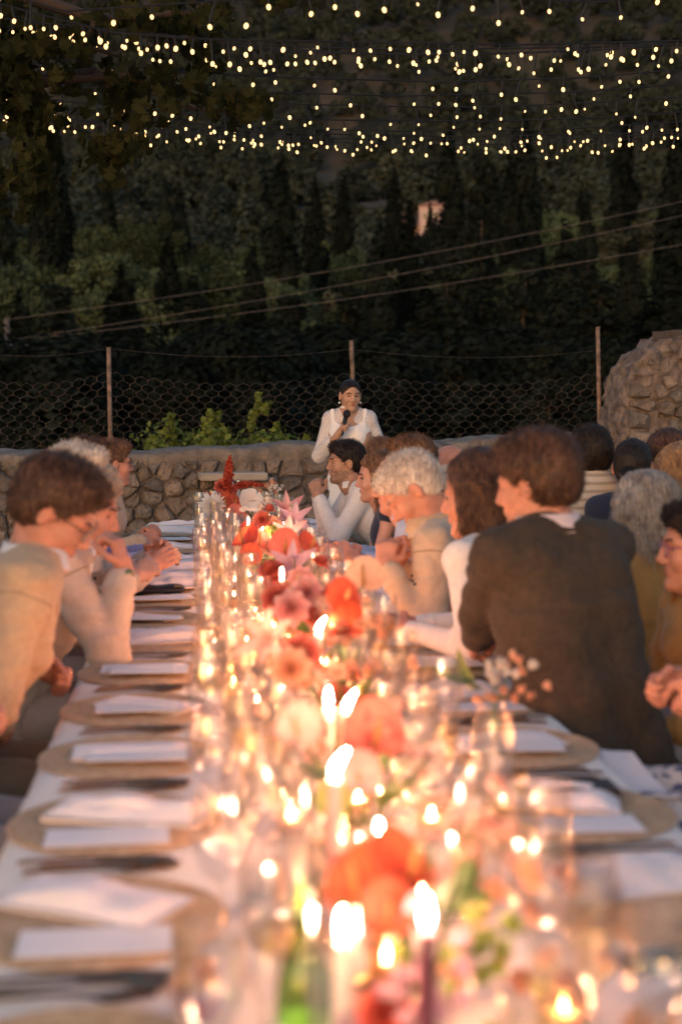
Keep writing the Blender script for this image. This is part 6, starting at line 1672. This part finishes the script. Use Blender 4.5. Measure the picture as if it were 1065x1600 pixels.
def bride_extra(root, d):
    LC = lace(); bx, by, bz, Nk, Ch, Wa, P0, tilt, nr = [d[k] for k in ('bx', 'by', 'bz', 'Nk', 'Ch', 'Wa', 'P0', 'tilt', 'nr')]
    W_ = cloth('white_crepe', (.84, .79, .78), None, 200, var=.02)
    # bodice with square neckline and full skirt
    c = SDF(.006)
    for q in (-1, 1):
        c.cone(Ch + bx * q * .055 + tilt * .02, Wa + bx * q * .042, .100, .082, .05); c.ell(Ch + bx * q * .062 + by * .058 + tilt * .0, (.058, .055, .062), None, .03)
        c.cone(Wa + bx * q * .042, P0 + bx * q * .05, .083, .115, .05)
        c.cone(Ch + bx * q * .098 + by * .05 + tilt * .05, Ch + bx * q * .112 + by * .035 + tilt * .17, .022, .019, .02)
    o3 = Ch + tilt * .062
    c.func(o3 - Vector((.09, .3, .0)), o3 + Vector((.09, .3, .4)), lambda P: np.minimum(-(np.array(tilt) @ (P - np.array(o3)).reshape(-1, 3).T).reshape(P.shape[:-1]) * -1, 9), .01, 'i') if False else None
    c.ell(o3 + tilt * .075 + by * .03, (.092, .2, .075), None, .01, 's')
    sdf_obj('bodice', c, W_, root, .002)
    c = SDF(.012); c.cone(P0 + tilt * .05, Vector((0, -.05, .25)), .125, .26, .05); c.cone(Vector((0, -.05, .25)), Vector((0, -.08, .06)), .27, .33, .05)
    c.func(Vector((-1, -1, -1)), Vector((1, 1, .1)), lambda P: .01 - P[..., 2], .01, 'i'); sdf_obj('skirt', c, W_, root, .03, (7, 7, 1))
    # sheer yoke and sleeves with keyhole
    c = SDF(.006)
    for q in (-1, 1):
        c.cone(Nk - tilt * .0, Nk + bx * q * d['sw'] * .92 - tilt * .045, .052, .057, .04); c.cone(Nk + bx * q * d['sw'] * .45 - tilt * .09, Ch + bx * q * .06, .082, .098, .05); 
        S, E, W2, fd = d['arms']['L' if q < 0 else 'R']
        c.cone(S, E, .050, .044, .03); c.cone(E, E.lerp(W2, .6), .046, .048, .02); c.cone(E.lerp(W2, .6), W2 - fd * .005, .046, .031, .02)
    nbv = (d['T'](0, -.02, -.06) - Nk).normalized()
    c.cone(Nk + nbv * .0, Nk + nbv * .045 + by * .012, nr + .007, nr + .004, .02)
    c.cone(Nk + by * .05 + nbv * .0 - tilt * .045, Ch + by * .09 + tilt * .075, .018, .065, .01, 's')   # keyhole opening
    c.ell(Nk + nbv * .115 + by * .03, (nr * 1.05, nr * 1.2, .06), None, .004, 's')
    c.func(Ch - Vector((.5, .5, .9)), Ch + Vector((.5, .5, .0)), lambda P: np.where(np.abs(P[..., 0] - Ch.x) < .145, (Ch.z + .03) - P[..., 2], -1.0), .004, 'i')
    sdf_obj('lace_yoke', c, LC, root, .004, (14, 14, 9))
    MB().tube([Nk + nbv * .036 + bx * math.cos(a) * (nr + .011) + by * (math.sin(a) * (nr + .013) + .012) for a in np.linspace(0, 2 * PI, 25)], .009, 8, False).build('lace_collar', W_, root, True)
    # pearl earring
    e = MB(); e.lathe([(0, -.008), (.006, -.005), (.008, 0), (.006, .005), (0, .008)], 10); PE = pmat('pearl', (.85, .8, .74), .2, var=.02); T = d['T']
    for q in (-1, 1):
        e.build('earring', PE, root, True, T(q * .080, -.004, -.058)) 
    return
bh = hd(547, 617, YB)
mic_w = A3(537, 668, YB - .13)
person('woman in a white lace sleeved dress with sleek dark hair speaking into a microphone', (bh[0] + .0, YB + .02), bh, R(168), R(188), -.10, .0, 'olive', 'dark', 'bun', None, None, None, None,
       {'R': mic_w + Vector((-.045, -.0, -.055)), 'L': A3(578, 735, YB - .12)}, female=True, h=.006, hh=.0038, stand=True, legs=False, hs=.93, curlR=1.25, curlL=.9, elbR=Vector((-.45, .1, -1)), elbL=Vector((.4, .1, -1)), dirR=Vector((.35, -.35, .8)), palmR=Vector((.9, -.1, -.2)), extra=bride_extra, shw=.93)
def microphone():
    a = A3(533, 681, YB - .15); b = A3(543, 640, YB - .19); t = empty('microphone', a); tag(t, 'black handheld microphone held to the speaking woman\'s chin', 'microphone')
    M1 = pmat('mic_black', (.012, .012, .012), .4); M2 = pmat('mic_mesh', (.035, .035, .04), .35, metal=.8, bump=.5, bscale=400); d = b - a; L = d.length; u = d.normalized(); a0 = Vector((0, 0, 0))
    MB().tube([a0, a0 + u * L * .1, a0 + u * L * .72], [.010, .0125, .0165], 16).build('handle', M1, t, True)
    pts = [a0 + u * L * (.72 + .035 * k) for k in range(9)]; MB().tube(pts, [.019, .024, .026, .0262, .026, .0245, .021, .015, .004], 18).build('grille', M2, t, True)
microphone()
